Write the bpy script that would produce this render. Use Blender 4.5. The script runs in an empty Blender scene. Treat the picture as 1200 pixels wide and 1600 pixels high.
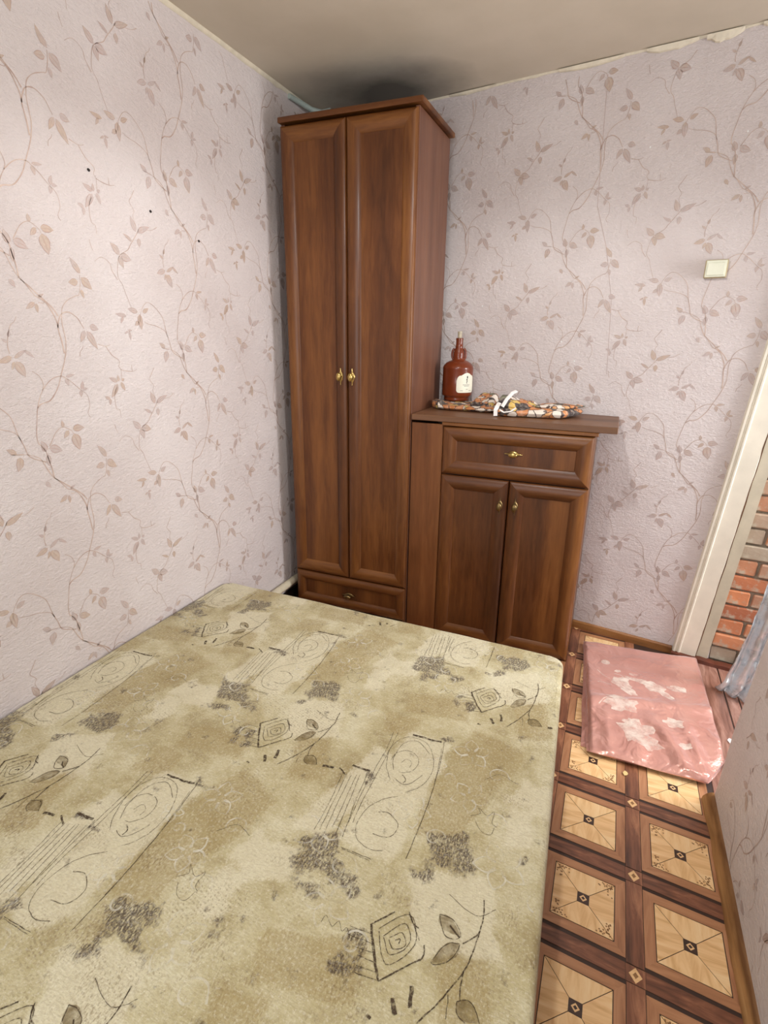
import bpy, bmesh, math, random
from mathutils import Vector, Matrix, noise
random.seed(7)
C = bpy.context.scene.collection
SC = bpy.context.scene

# ------------------------------------------------------------------ camera
cam = bpy.data.cameras.new('camera'); camo = bpy.data.objects.new('camera', cam); C.objects.link(camo)
camo.matrix_world = Matrix(((0.92200225, -0.13023865, 0.36462275, 0), (0.38695398, 0.2774592, -0.87936512, 0),
                            (0.01335938, 0.95186884, 0.30621437, 1.45), (0, 0, 0, 1)))
cam.sensor_fit = 'VERTICAL'; cam.sensor_height = 36.0; cam.lens = 36.0 * 850 / 1600
cam.clip_start = 0.02; cam.clip_end = 50
SC.camera = camo

# ------------------------------------------------------------------ world, lights, exposure
W = bpy.data.worlds.new('world'); SC.world = W; W.use_nodes = True
W.node_tree.nodes['Background'].inputs[0].default_value = (0.75, 0.85, 1.0, 1)
W.node_tree.nodes['Background'].inputs[1].default_value = 1.0
def lamp(name, kind, loc, power, color, size=0.1, size_y=None, target=None):
    l = bpy.data.lights.new(name, kind); l.energy = power; l.color = color
    if kind == 'AREA':
        l.shape = 'RECTANGLE'; l.size = size; l.size_y = size_y or size
    else:
        l.shadow_soft_size = size
    o = bpy.data.objects.new(name, l); C.objects.link(o); o.location = loc
    if target:
        o.rotation_euler = (Vector(target) - Vector(loc)).to_track_quat('-Z', 'Y').to_euler()
    return o
# the room lamp hangs in a deep shade: most light leaves downwards in a wide cone, some soaks through the shade
bulb = lamp('shaded_room_lamp', 'SPOT', (-0.37, 1.34, 2.26), 31, (0.98, 0.985, 0.985), 0.04, target=(-0.37, 1.34, 0))
bulb.data.spot_size = math.radians(170); bulb.data.spot_blend = 0.30
lamp('lamp_shade_glow', 'POINT', (-0.37, 1.34, 2.26), 10, (0.98, 0.985, 0.985), 0.06)
lamp('window_daylight', 'AREA', (-0.40, -0.93, 1.45), 25, (0.93, 0.97, 1.0), 1.25, 1.3, (-0.30, 3, 1.05))
lamp('hall_daylight', 'AREA', (2.35, 2.05, 1.5), 55, (0.95, 0.97, 1.0), 0.8, 1.2, (0, 2.45, 1.0))
lamp('passage_window_daylight', 'AREA', (1.42, 2.44, 1.15), 30, (0.92, 0.95, 1.0), 0.80, 1.3, (0.42, 1.7, 0.1))
SC.view_settings.view_transform = 'Standard'; SC.view_settings.look = 'None'
SC.view_settings.exposure = 0.06; SC.view_settings.gamma = 1.0; SC.view_settings.use_curve_mapping = False

# ------------------------------------------------------------------ helpers
class MB:
    """collects faces of one mesh object"""
    def __init__(s): s.v = []; s.f = []; s.m = []; s.uv = []; s.sm = []
    def face(s, pts, mat=0, uv=None, smooth=False):
        b = len(s.v); s.v += [tuple(p) for p in pts]
        s.f.append(tuple(range(b, b + len(pts)))); s.m.append(mat); s.sm.append(smooth)
        s.uv.append(uv or [(0, 0)] * len(pts))
    def grid(s, P, mat=0, smooth=True, closed_u=False, uvs=None):
        nu = len(P); nv = len(P[0]); b = len(s.v)
        for r in P: s.v += [tuple(p) for p in r]
        for i in range(nu if closed_u else nu - 1):
            for j in range(nv - 1):
                i2 = (i + 1) % nu
                q = (b + i * nv + j, b + i2 * nv + j, b + i2 * nv + j + 1, b + i * nv + j + 1)
                s.f.append(q); s.m.append(mat); s.sm.append(smooth)
                s.uv.append([(a / max(1, nu - 1), c / max(1, nv - 1)) for a, c in ((i, j), (i + 1, j), (i + 1, j + 1), (i, j + 1))])
    def box(s, a, b, mat=0, bev=0.0, seg=1, smooth=False):
        bm = bmesh.new(); bmesh.ops.create_cube(bm, size=1)
        for v in bm.verts:
            v.co = Vector([(a[k] + b[k]) / 2 + v.co[k] * (b[k] - a[k]) for k in range(3)])
        if bev: bmesh.ops.bevel(bm, geom=bm.edges[:], offset=bev, segments=seg, affect='EDGES', profile=0.5)
        s.add_bm(bm, mat, smooth)
    def add_bm(s, bm, mat=0, smooth=False):
        bm.verts.index_update(); b = len(s.v)
        s.v += [tuple(v.co) for v in bm.verts]
        for f in bm.faces:
            s.f.append(tuple(b + v.index for v in f.verts)); s.m.append(mat); s.sm.append(smooth); s.uv.append([(0, 0)] * len(f.verts))
        bm.free()
    def lathe(s, prof, n=32, c=(0, 0, 0), mat=0, sx=1, sy=1, cap=True):
        P = [[(c[0] + sx * r * math.cos(t), c[1] + sy * r * math.sin(t), c[2] + z) for r, z in prof]
             for t in [2 * math.pi * i / n for i in range(n)]]
        s.grid(P, mat, True, True)
        if cap:
            s.face([(c[0] + sx * prof[0][0] * math.cos(-2 * math.pi * i / n), c[1] + sy * prof[0][0] * math.sin(-2 * math.pi * i / n), c[2] + prof[0][1]) for i in range(n)], mat)
            s.face([(c[0] + sx * prof[-1][0] * math.cos(2 * math.pi * i / n), c[1] + sy * prof[-1][0] * math.sin(2 * math.pi * i / n), c[2] + prof[-1][1]) for i in range(n)], mat)
    def tube(s, pts, r, n=10, mat=0, cap=True):
        pts = [Vector(p) for p in pts]; P = []
        rr = r if isinstance(r, (list, tuple)) else [r] * len(pts)
        up = Vector((0.13, 0.21, 0.97))
        for i, p in enumerate(pts):
            d = (pts[min(i + 1, len(pts) - 1)] - pts[max(i - 1, 0)]).normalized()
            x = d.cross(up)
            x = x.normalized() if x.length > 1e-4 else Vector((1, 0, 0)); y = d.cross(x).normalized()
            P.append([p + rr[i] * (math.cos(2 * math.pi * k / n) * x + math.sin(2 * math.pi * k / n) * y) for k in range(n + 1)])
        s.grid(P, mat)
        if cap:
            s.face(P[0][:-1], mat); s.face(P[-1][:-1][::-1], mat)
    def build(s, name, mats, parent=None, loc=None):
        me = bpy.data.meshes.new(name)
        o_ = Vector(loc) if loc else Vector((0, 0, 0))
        me.from_pydata([tuple(Vector(v) - o_) for v in s.v], [], s.f)
        for m in (mats if isinstance(mats, (list, tuple)) else [mats]): me.materials.append(m)
        me.polygons.foreach_set('material_index', s.m); me.polygons.foreach_set('use_smooth', s.sm)
        ul = me.uv_layers.new(name='UVMap')
        ul.data.foreach_set('uv', [c for q in s.uv for p in q for c in p])
        me.update()
        o = bpy.data.objects.new(name, me); C.objects.link(o)
        o.location = o_
        if parent: o.parent = parent; o.location = o_ - Vector(parent.get('base', (0, 0, 0)))
        return o
def tag(o, label=None, cat=None, group=None, kind=None):
    if label: o['label'] = label
    if cat: o['category'] = cat
    if group: o['group'] = group
    if kind: o['kind'] = kind
    return o
def thing(name, label, cat, loc=(0, 0, 0)):
    o = bpy.data.objects.new(name, None); C.objects.link(o); o.empty_display_size = 0.1
    o.location = loc; o['base'] = list(loc)
    return tag(o, label, cat)
def lerp(a, b, t): return a + (b - a) * t
def nz(x, y, z=0.0): return noise.noise(Vector((x, y, z)))

# ------------------------------------------------------------------ node materials
class NT:
    def __init__(s, name):
        s.mat = bpy.data.materials.new(name); s.mat.use_nodes = True; s.t = s.mat.node_tree
        s.out = s.t.nodes['Material Output']; s.b = s.t.nodes['Principled BSDF']
    def n(s, typ, props=None, **inp):
        nd = s.t.nodes.new('ShaderNode' + typ)
        for k, v in (props or {}).items(): setattr(nd, k, v)
        for k, v in inp.items():
            key = int(k[1:]) if k[0] == '_' else k.replace('_', ' ')
            s.set(nd.inputs[key], v)
        return nd
    def set(s, sock, v):
        if isinstance(v, bpy.types.NodeSocket): s.t.links.new(v, sock)
        elif isinstance(v, bpy.types.Node): s.t.links.new(v.outputs[0], sock)
        else:
            if isinstance(v, (tuple, list)) and len(v) == 3 and sock.type == 'RGBA': v = (*v, 1)
            sock.default_value = v
    def bsdf(s, **k):
        for a, v in k.items(): s.set(s.b.inputs[a.replace('_', ' ')], v)
    def coord(s, scale=(1, 1, 1), rot=(0, 0, 0), kind='Object', loc=(0, 0, 0)):
        tc = s.n('TexCoord'); m = s.n('Mapping')
        s.set(m.inputs['Vector'], tc.outputs[kind]); m.inputs['Scale'].default_value = scale
        m.inputs['Rotation'].default_value = rot; m.inputs['Location'].default_value = loc
        return m.outputs[0]
    def noise(s, vec, scale=5, detail=4, rough=0.5, dist=0.0):
        return s.n('TexNoise', Vector=vec, Scale=scale, Detail=detail, Roughness=rough, Distortion=dist).outputs[0]
    def ramp(s, fac, stops):
        r = s.n('ValToRGB', Fac=fac); e = r.color_ramp.elements
        while len(e) < len(stops): e.new(0.5)
        for i, (p, c) in enumerate(stops):
            e[i].position = p; e[i].color = (*c, 1) if len(c) == 3 else c
        return r.outputs[0]
    def rng(s, v, a, b, c=0.0, d=1.0):
        return s.n('MapRange', {'clamp': True}, Value=v, _1=a, _2=b, _3=c, _4=d).outputs[0]
    def math(s, op, a, b=0.0):
        return s.n('Math', {'operation': op}, _0=a, _1=b).outputs[0]
    def mix(s, fac, a, b, blend='MIX'):
        m = s.n('Mix', {'data_type': 'RGBA', 'blend_type': blend})
        s.set(m.inputs[0], fac); s.set(m.inputs[6], a); s.set(m.inputs[7], b)
        return m.outputs[2]
    def bump(s, h, strength=0.2, dist=0.01):
        return s.n('Bump', Height=h, Strength=strength, Distance=dist).outputs[0]
def srgb(r, g, b):
    f = lambda c: (c / 255 / 12.92) if c / 255 <= 0.04045 else ((c / 255 + 0.055) / 1.055) ** 2.4
    return (f(r), f(g), f(b))

def wood(name, axis, dark, mid, light, rough=0.36, band=9.0, seed=0.0, coat=0.05):
    """veneer: broad tone bands across the grain, fine streaks along it"""
    t = NT(name)
    sc = [1, 1, 1]; sc[axis] = 0.035
    v = t.coord(tuple(sc), loc=(seed, seed * 1.7, seed * .6))
    sc2 = [1, 1, 1]; sc2[axis] = 0.10
    v2 = t.coord(tuple(sc2), loc=(seed * 2, seed, seed))
    bands = t.noise(v, band, 2, .5)
    grain = t.noise(v2, 90, 5, .6, .4)
    fig = t.noise(t.coord(tuple(0.35 if k == axis else 1.6 for k in range(3))), 7, 3, .5, 1.2)
    k = t.math('ADD', t.math('MULTIPLY', bands, 0.75), t.math('MULTIPLY', grain, 0.30))
    k = t.math('ADD', k, t.math('MULTIPLY', t.math('SUBTRACT', fig, 0.5), 0.28))
    col = t.ramp(k, [(0.32, dark), (0.52, mid), (0.76, light)])
    t.bsdf(Base_Color=col, Roughness=t.rng(grain, .3, .7, rough - .02, rough + .10), Specular_IOR_Level=.36, Coat_Weight=coat, Coat_Roughness=0.25,
           Normal=t.bump(grain, 0.06, 0.002))
    return t.mat
WD = (srgb(60, 30, 10), srgb(93, 52, 20), srgb(132, 84, 38))
M = {}
M['wood_v'] = wood('walnut_veneer_upright', 2, *WD)
M['wood_h'] = wood('walnut_veneer_level', 0, *WD, seed=3.1)
M['wood_panel'] = wood('walnut_veneer_panel', 2, srgb(58, 29, 10), srgb(92, 51, 20), srgb(128, 79, 36), band=8, seed=5.3)
M['wood_side'] = wood('walnut_veneer_side', 2, srgb(84, 52, 38), srgb(108, 70, 52), srgb(124, 84, 62), band=11, seed=8.2)
M['wood_top'] = wood('walnut_veneer_worktop', 0, srgb(90, 60, 40), srgb(112, 77, 52), srgb(128, 91, 63), band=8, seed=2.2, rough=.42)
M['wood_filler'] = wood('walnut_veneer_filler', 2, srgb(88, 50, 24), srgb(114, 68, 35), srgb(138, 88, 48), band=16, seed=9.4)
M['wood_base'] = wood('oak_baseboard', 0, srgb(96, 58, 28), srgb(140, 92, 50), srgb(170, 120, 70), band=14, seed=4.4, rough=.4)
M['wood_base_y'] = wood('oak_baseboard_long', 1, srgb(104, 68, 36), srgb(166, 122, 76), srgb(200, 158, 106), band=22, seed=1.4, rough=.4)
M['dark_gap'] = wood('dark_board_edge', 0, srgb(20, 12, 8), srgb(28, 18, 12), srgb(34, 22, 15), rough=.6)

def flat(name, col, rough=.5, metal=0.0, var=0.12, scale=30, bump=0.0, **k):
    t = NT(name)
    n_ = t.noise(t.coord(), scale, 4, .6)
    c2 = tuple(c * (1 - var) for c in col); c3 = tuple(min(1, c * (1 + var)) for c in col)
    t.bsdf(Base_Color=t.ramp(n_, [(0.3, c2), (0.7, c3)]), Roughness=rough, Metallic=metal, **k)
    if bump: t.bsdf(Normal=t.bump(n_, bump, 0.003))
    return t.mat
M['brass'] = flat('aged_brass', srgb(176, 150, 92), .28, 1.0, .25, 60)
M['brass_dark'] = flat('tarnished_brass', srgb(120, 100, 66), .35, 1.0, .25, 60)
def wallpaper(name, weave=0.5, specks=False, col=((214, 201, 197), (229, 219, 216)), rough=.46):
    t = NT(name)
    big = t.noise(t.coord(), 2.2, 3, .55)
    c = t.ramp(big, [(0.3, srgb(*col[0])), (0.7, srgb(*col[1]))])
    v = t.coord((1, 1, 4))
    fib = t.noise(v, 120, 4, .65)
    c = t.mix(t.rng(fib, .35, .7, 0, .22), c, srgb(232, 222, 220))
    if specks:
        vo = t.n('TexVoronoi', Vector=t.coord(), Scale=15.0)
        near = t.math('LESS_THAN', vo.outputs['Distance'], 0.055)
        rnd = t.n('SeparateColor', Color=vo.outputs['Color']).outputs[0]
        c = t.mix(t.math('MULTIPLY', near, t.math('GREATER_THAN', rnd, 0.86)), c, (.98, .98, .96))
    h = t.math('ADD', t.math('MULTIPLY', fib, .6), t.math('MULTIPLY', t.noise(t.coord((1, 1, 1.6)), 60, 5, .65), 1.3))
    h = t.math('ADD', h, t.math('MULTIPLY', t.noise(t.coord((1, 1, 2)), 9, 2, .5), weave))
    t.bsdf(Base_Color=c, Roughness=rough, Normal=t.bump(h, .75, .009), Specular_IOR_Level=.5)
    return t.mat
M['paper_left'] = wallpaper('pink_vinyl_wallpaper_left')
M['paper_back'] = wallpaper('pink_vinyl_wallpaper_back', 1.0, True, rough=.40)
M['paper_right'] = wallpaper('pink_vinyl_wallpaper_partition', .6, False, ((216, 203, 196), (230, 219, 213)))

def print_leaf(name, edge, core, warm):
    t = NT(name)
    uv = t.n('UVMap'); sp = t.n('SeparateXYZ', Vector=uv.outputs[0])
    av = t.math('ABSOLUTE', t.math('SUBTRACT', t.math('MULTIPLY', sp.outputs[1], 2.0), 1.0))
    n1 = t.noise(t.coord(), 38, 3, .6); n2 = t.noise(t.coord(), 9, 2, .5)
    rib = t.math('LESS_THAN', av, .09)
    k = t.math('ADD', t.math('MULTIPLY', t.rng(av, .62, .95), .8), t.math('ADD', t.rng(n1, .45, .75, 0, .45), t.math('MULTIPLY', rib, .7)))
    c = t.mix(t.rng(n2, .45, .62), core, warm)
    c = t.mix(k, c, edge)
    tr = t.n('BsdfTransparent')
    t.bsdf(Base_Color=c, Roughness=.5)
    mx = t.n('MixShader', _0=t.math('ADD', t.rng(n1, .3, .7, .45, .75), t.math('MULTIPLY', k, .35)), _1=tr.outputs[0], _2=t.b.outputs[0])
    t.t.links.new(mx.outputs[0], t.out.inputs[0])
    return t.mat
M['leaf'] = print_leaf('printed_leaf', srgb(164, 136, 126), srgb(214, 198, 192), srgb(214, 192, 172))
t = NT('printed_stem')
t.bsdf(Base_Color=t.ramp(t.noise(t.coord(), 25, 3), [(.3, srgb(168, 142, 130)), (.7, srgb(202, 180, 166))]), Roughness=.5)
M['stem'] = t.mat
M['seam'] = flat('wallpaper_seam', srgb(186, 166, 160), .5)

# printed vine of the wallpaper: one repeat, metres from the fork of the vine
STEMS = [(3.6,[(-0.009,-0.588),(-0.026,-0.564),(-0.057,-0.537),(-0.082,-0.515),(-0.111,-0.49),(-0.127,-0.463),(-0.138,-0.436),(-0.146,-0.422),(-0.164,-0.411),(-0.187,-0.402)]),(2.8,[(0.503,-0.146),(0.455,-0.121),(0.443,-0.086),(0.431,-0.051),(0.422,-0.006),(0.409,0.016),(0.375,0.045),(0.345,0.049),(0.318,0.018),(0.31,-0.014)]),(2.4,[(0.437,-0.068),(0.424,-0.045),(0.387,-0.029),(0.349,-0.022),(0.328,-0.014)]),(3.2,[(-0.111,-0.49),(-0.113,-0.461),(-0.12,-0.424),(-0.122,-0.409),(-0.133,-0.387),(-0.142,-0.376),(-0.143,-0.351),(-0.134,-0.309),(-0.125,-0.272),(-0.111,-0.24),(-0.1,-0.222),(-0.094,-0.204),(-0.102,-0.18),(-0.122,-0.165)]),(3.4,[(-0.125,-0.272),(-0.11,-0.261),(-0.083,-0.255),(-0.063,-0.237),(-0.045,-0.212),(-0.032,-0.184),(-0.014,-0.146),(-0.003,-0.117),(0.004,-0.084),(0.003,-0.056),(0.001,-0.028),(0.004,-0.005),(0.011,0.019),(0.032,0.04),(0.062,0.054),(0.075,0.059),(0.085,0.088),(0.088,0.116)]),(2.4,[(-0.1,-0.222),(-0.077,-0.2),(-0.054,-0.187),(-0.032,-0.184),(-0.019,-0.189),(0.003,-0.205),(0.023,-0.224),(0.033,-0.233),(0.051,-0.249),(0.055,-0.281),(0.044,-0.306),(0.051,-0.32)]),(3.8,[(-0.007,-0.117),(-0.01,-0.079),(-0.015,-0.042),(-0.006,-0.014),(0.005,-0.0),(0.03,0.005),(0.056,-0.01),(0.069,-0.031),(0.076,-0.043)]),(3.6,[(-0.015,-0.042),(-0.017,-0.019),(-0.036,0.021),(-0.057,0.039),(-0.073,0.047),(-0.098,0.079),(-0.114,0.092)]),(2.2,[(0.119,-0.09),(0.149,-0.097),(0.169,-0.092)]),(2.2,[(0.149,-0.097),(0.17,-0.126),(0.197,-0.145),(0.192,-0.164),(0.199,-0.175),(0.197,-0.207)]),(2.2,[(0.199,-0.175),(0.222,-0.181),(0.25,-0.183),(0.269,-0.178)]),(2.0,[(0.247,-0.182),(0.247,-0.161)]),(2.2,[(0.172,-0.233),(0.161,-0.253),(0.157,-0.275),(0.16,-0.305),(0.173,-0.312),(0.173,-0.337)]),(2,[(0.046,-0.128),(0.049,-0.114),(0.059,-0.104),(0.064,-0.094)]),(2.0,[(0.349,-0.176),(0.334,-0.198),(0.323,-0.215),(0.339,-0.239),(0.332,-0.256),(0.341,-0.286)]),(2.4,[(0.35,-0.296),(0.335,-0.316),(0.307,-0.348),(0.292,-0.367),(0.254,-0.389),(0.241,-0.422),(0.237,-0.457),(0.251,-0.478),(0.259,-0.503),(0.279,-0.554)]),(2.0,[(0.234,-0.466),(0.216,-0.441),(0.209,-0.417),(0.179,-0.403),(0.151,-0.419)]),(1.8,[(0.142,-0.356),(0.145,-0.373),(0.151,-0.388)]),(1.8,[(0.437,-0.274),(0.413,-0.287),(0.388,-0.291)]),(2.2,[(-0.178,-0.114),(-0.18,-0.092),(-0.171,-0.058),(-0.16,-0.036),(-0.149,-0.028),(-0.14,-0.014)]),(2.4,[(-0.108,-0.391),(-0.093,-0.369),(-0.079,-0.351),(-0.055,-0.339),(-0.029,-0.351),(-0.02,-0.365)]),(1.8,[(-0.065,0.028),(-0.05,0.027),(-0.044,0.034)])]
LEAVES = [((0.091,0.121),(0.06,0.165),0.018),((0.092,0.11),(0.127,0.077),0.026),((0.078,0.097),(0.044,0.092),0.021),((0.085,0.074),(0.092,0.049),0.012),((0.098,-0.035),(0.13,-0.044),0.02),((0.084,-0.05),(0.117,-0.107),0.022),((0.078,-0.048),(0.056,-0.085),0.016),((-0.064,0.043),(-0.044,0.053),0.008),((-0.077,0.027),(-0.107,0.008),0.014),((-0.073,0.025),(-0.072,-0.002),0.011),((-0.016,-0.187),(0.018,-0.182),0.009),((-0.017,-0.192),(-0.01,-0.215),0.013),((0.034,-0.23),(0.042,-0.202),0.012),((0.037,-0.23),(0.057,-0.227),0.009),((0.032,-0.231),(0.029,-0.254),0.012),((-0.122,-0.406),(-0.133,-0.37),0.02),((-0.109,-0.394),(-0.068,-0.412),0.024),((-0.118,-0.415),(-0.12,-0.452),0.015),((-0.052,-0.34),(-0.054,-0.318),0.012),((-0.035,-0.352),(-0.056,-0.375),0.014),((-0.02,-0.349),(0.022,-0.35),0.022),((-0.019,-0.365),(-0.006,-0.42),0.033),((-0.213,-0.397),(-0.241,-0.378),0.015),((-0.204,-0.408),(-0.219,-0.449),0.023),((-0.142,-0.498),(-0.126,-0.518),0.013),((-0.187,-0.402),(-0.234,-0.395),0.004),((-0.174,-0.123),(-0.216,-0.137),0.018),((-0.167,-0.127),(-0.127,-0.104),0.011),((-0.135,-0.107),(-0.106,-0.128),0.009),((-0.164,-0.136),(-0.143,-0.18),0.026),((-0.169,-0.136),(-0.18,-0.158),0.01),((-0.174,-0.069),(-0.167,-0.049),0.009),((-0.18,-0.084),(-0.195,-0.072),0.008),((0.179,-0.214),(0.145,-0.199),0.014),((0.182,-0.214),(0.183,-0.191),0.011),((0.192,-0.217),(0.206,-0.247),0.014),((0.177,-0.222),(0.145,-0.266),0.02),((0.139,-0.269),(0.117,-0.259),0.011),((0.139,-0.269),(0.135,-0.29),0.011),((0.196,-0.213),(0.208,-0.205),0.01),((0.337,-0.304),(0.319,-0.258),0.02),((0.343,-0.304),(0.402,-0.279),0.018),((0.346,-0.323),(0.346,-0.352),0.017),((0.316,-0.338),(0.279,-0.318),0.01),((0.255,-0.386),(0.221,-0.354),0.022),((0.258,-0.386),(0.303,-0.397),0.026),((0.254,-0.389),(0.266,-0.427),0.02),((0.31,0.01),(0.314,-0.044),0.022),((0.304,0.017),(0.26,0.027),0.018),((0.326,0.017),(0.355,0.032),0.015),((0.252,0.002),(0.205,0.008),0.013),((0.238,-0.001),(0.224,-0.023),0.01),((0.305,-0.015),(0.284,-0.028),0.014),((0.251,-0.047),(0.234,-0.056),0.007),((0.255,-0.047),(0.258,-0.079),0.011),((0.251,-0.045),(0.269,-0.045),0.007)]
def smooth_line(p, k=4):
    out = []
    for i in range(len(p) - 1):
        a = p[max(i - 1, 0)]; b = p[i]; c = p[i + 1]; d = p[min(i + 2, len(p) - 1)]
        for j in range(k):
            u = j / k
            out.append(tuple(.5 * (2 * b[q] + (c[q] - a[q]) * u + (2 * a[q] - 5 * b[q] + 4 * c[q] - d[q]) * u * u + (3 * b[q] - a[q] - 3 * c[q] + d[q]) * u ** 3) for q in (0, 1)))
    out.append(p[-1]); return out
def ribbon(mb, pts, width, to3, mat, taper=True, ok=None):
    n = len(pts)
    prev = None
    for i, p in enumerate(pts):
        a = pts[max(i - 1, 0)]; b = pts[min(i + 1, n - 1)]
        dx, dy = b[0] - a[0], b[1] - a[1]; l = math.hypot(dx, dy) or 1
        w = width * .5 * (1.0 - (.55 * i / n if taper else 0)) * (.85 + .35 * nz(p[0] * 60, p[1] * 60))
        cur = ((p[0] - dy / l * w, p[1] + dx / l * w), (p[0] + dy / l * w, p[1] - dx / l * w))
        if prev and (ok is None or (ok(p) and ok(pp))):
            mb.face([to3(prev[0]), to3(prev[1]), to3(cur[1]), to3(cur[0])], mat)
        prev = cur; pp = p
def leaf(mb, b, tip, w, to3, mat, ok):
    dx, dy = tip[0] - b[0], tip[1] - b[1]; l = math.hypot(dx, dy) or 1e-4
    if not ok(b) or not ok(tip): return
    px, py = -dy / l, dx / l
    bend = .10 * l * nz(b[0] * 31, b[1] * 31)
    rows = []
    for i in range(8):
        u = i / 7
        h = w * .5 * (math.sin(math.pi * u ** .72) ** .9) * (1 + .14 * nz(b[0] * 90 + i * 2, b[1] * 90)) if 0 < i < 7 else 0.0
        o = bend * math.sin(math.pi * u)
        cx, cy = b[0] + dx * u + px * o, b[1] + dy * u + py * o
        rows.append(((cx + px * h, cy + py * h), (cx - px * h, cy - py * h), u))
    for r, q in zip(rows, rows[1:]):
        mb.face([to3(r[0]), to3(r[1]), to3(q[1]), to3(q[0])], mat, [(r[2], 0), (r[2], 1), (q[2], 1), (q[2], 0)])
def vines(mb, u0, z0, du, cols, rows, to3, ok, su=1.0, lm=1, sm=2):
    for c in cols:
        for r in rows:
            ox = u0 + c * du; oz = z0 + r * .582 + (.291 if c % 2 else 0)
            for w, pts in STEMS:
                ribbon(mb, smooth_line([(ox + p[0] * su, oz + p[1]) for p in pts]), w * .00128, to3, sm, True, ok)
            for b, tp, w in LEAVES:
                leaf(mb, (ox + b[0] * su, oz + b[1]), (ox + tp[0] * su, oz + tp[1]), w * 1.02, to3, lm, ok)

# ------------------------------------------------------------------ setting: walls, ceiling
XL = -1.595; ZC = 2.535; XR = 0.47
NW = Vector((0.1634, 0.98656, 0)); EW = Vector((0.98656, -0.1634, 0)); AW = Vector((-0.080, 2.775, 0))
def onwall(u, z, d=0.0): return AW + EW * u - NW * d + Vector((0, 0, z))
def structure(o): o['kind'] = 'structure'; return o
U1 = 0.655          # where the papered wall gives way to the bare bricks

mb = MB()
mb.box((XL - .12, -1.12, 0), (XL, 3.15, ZC), 0)
vines(mb, 1.245, 1.505, .63, range(-1, 4), range(-3, 3), lambda p: (XL + .0006, p[0], p[1]),
      lambda p: -.9 < p[0] < 3.0 and .12 < p[1] < 2.50)
# a few dark nail holes
for y, z in ((1.42, 1.93), (1.66, 1.86), (1.90, 1.80)):
    mb.face([(XL + .0008, y + .006 * math.cos(k), z + .005 * math.sin(k)) for k in [i * math.pi / 4 for i in range(8)]], 3)
structure(mb.build('wall_left', [M['paper_left'], M['leaf'], M['stem'], M['dark_gap']]))

mb = MB()
c = [onwall(-1.62, 0), onwall(U1, 0), onwall(U1, 0, -.14), onwall(-1.62, 0, -.14)]
top = [p + Vector((0, 0, ZC)) for p in c]
mb.face(top, 0); mb.face(c[::-1], 0)
for i in range(4): mb.face([c[i], c[(i + 1) % 4], top[(i + 1) % 4], top[i]], 0)
vines(mb, -.10, 1.672, .60, range(-2, 3), range(-3, 3), lambda p: onwall(p[0], p[1], .0006),
      lambda p: -1.5 < p[0] < U1 - .02 and .05 < p[1] < 2.50, .95)
ribbon(mb, [(-.12, 2.48), (-.10, 2.0), (-.04, 1.83), (.008, 1.616), (.03, 1.3)], .003, lambda p: onwall(p[0], p[1], .0004), 3, False)
structure(mb.build('wall_back', [M['paper_back'], M['leaf'], M['stem'], M['seam']]))

# short partition on the right: its free end leans a little
ENDP = [(1.735, 0), (1.722, .10), (1.712, .20), (1.700, .32), (1.668, .45), (1.640, .58), (1.615, .70), (1.60, .85), (1.60, ZC)]
mb = MB()
for (y0, z0), (y1, z1) in zip(ENDP, ENDP[1:]):
    mb.face([(XR, -1.12, z0), (XR, y0, z0), (XR, y1, z1), (XR, -1.12, z1)], 0)
    mb.face([(XR + .09, -1.12, z0), (XR + .09, -1.12, z1), (XR + .09, y1, z1), (XR + .09, y0, z0)], 0)
    mb.face([(XR, y0, z0), (XR + .09, y0, z0), (XR + .09, y1, z1), (XR, y1, z1)], 0)
mb.face([(XR, -1.12, 0), (XR, -1.12, ZC), (XR + .09, -1.12, ZC), (XR + .09, -1.12, 0)], 0)
vines(mb, -1.30, .42, .60, range(-2, 3), range(-2, 4), lambda p: (XR - .0006, -p[0], p[1]),
      lambda p: -.5 < -p[0] < 1.58 - 0.0 and .04 < p[1] < 2.50)
structure(mb.build('wall_right', [M['paper_right'], M['leaf'], M['stem']]))

# rear wall with the window opening (behind the camera)
M['plaster'] = flat('pale_plaster', srgb(214, 200, 194), .7, bump=.1)
mb = MB()
for a, b in (((XL, -1.12, 0), (XR + 2.2, -1.0, .85)), ((XL, -1.12, 2.25), (XR + 2.2, -1.0, ZC)),
             ((XL, -1.12, .85), (-1.0, -1.0, 2.25)), ((.40, -1.12, .85), (XR + 2.2, -1.0, 2.25))):
    mb.box(a, b)
structure(mb.build('wall_rear', M['plaster']))
mb = MB()
for a, b in (((-1.0, -1.09, .85), (-.94, -1.04, 2.25)), ((.34, -1.09, .85), (.40, -1.04, 2.25)), ((-.33, -1.09, .91), (-.27, -1.04, 2.19)),
             ((-.94, -1.09, .85), (.34, -1.04, .91)), ((-.94, -1.09, 2.19), (.34, -1.04, 2.25))):
    mb.box(a, b, bev=.004)
structure(mb.build('window_1', flat('white_window_paint', srgb(232, 230, 224), .4)))

t = NT('dingy_ceiling_whitewash')
nb = t.noise(t.coord(), 3, 4, .55)
cc = t.ramp(nb, [(.3, srgb(190, 179, 160)), (.7, srgb(202, 191, 173))])
pos = t.n('SeparateXYZ', Vector=t.coord())
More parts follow.
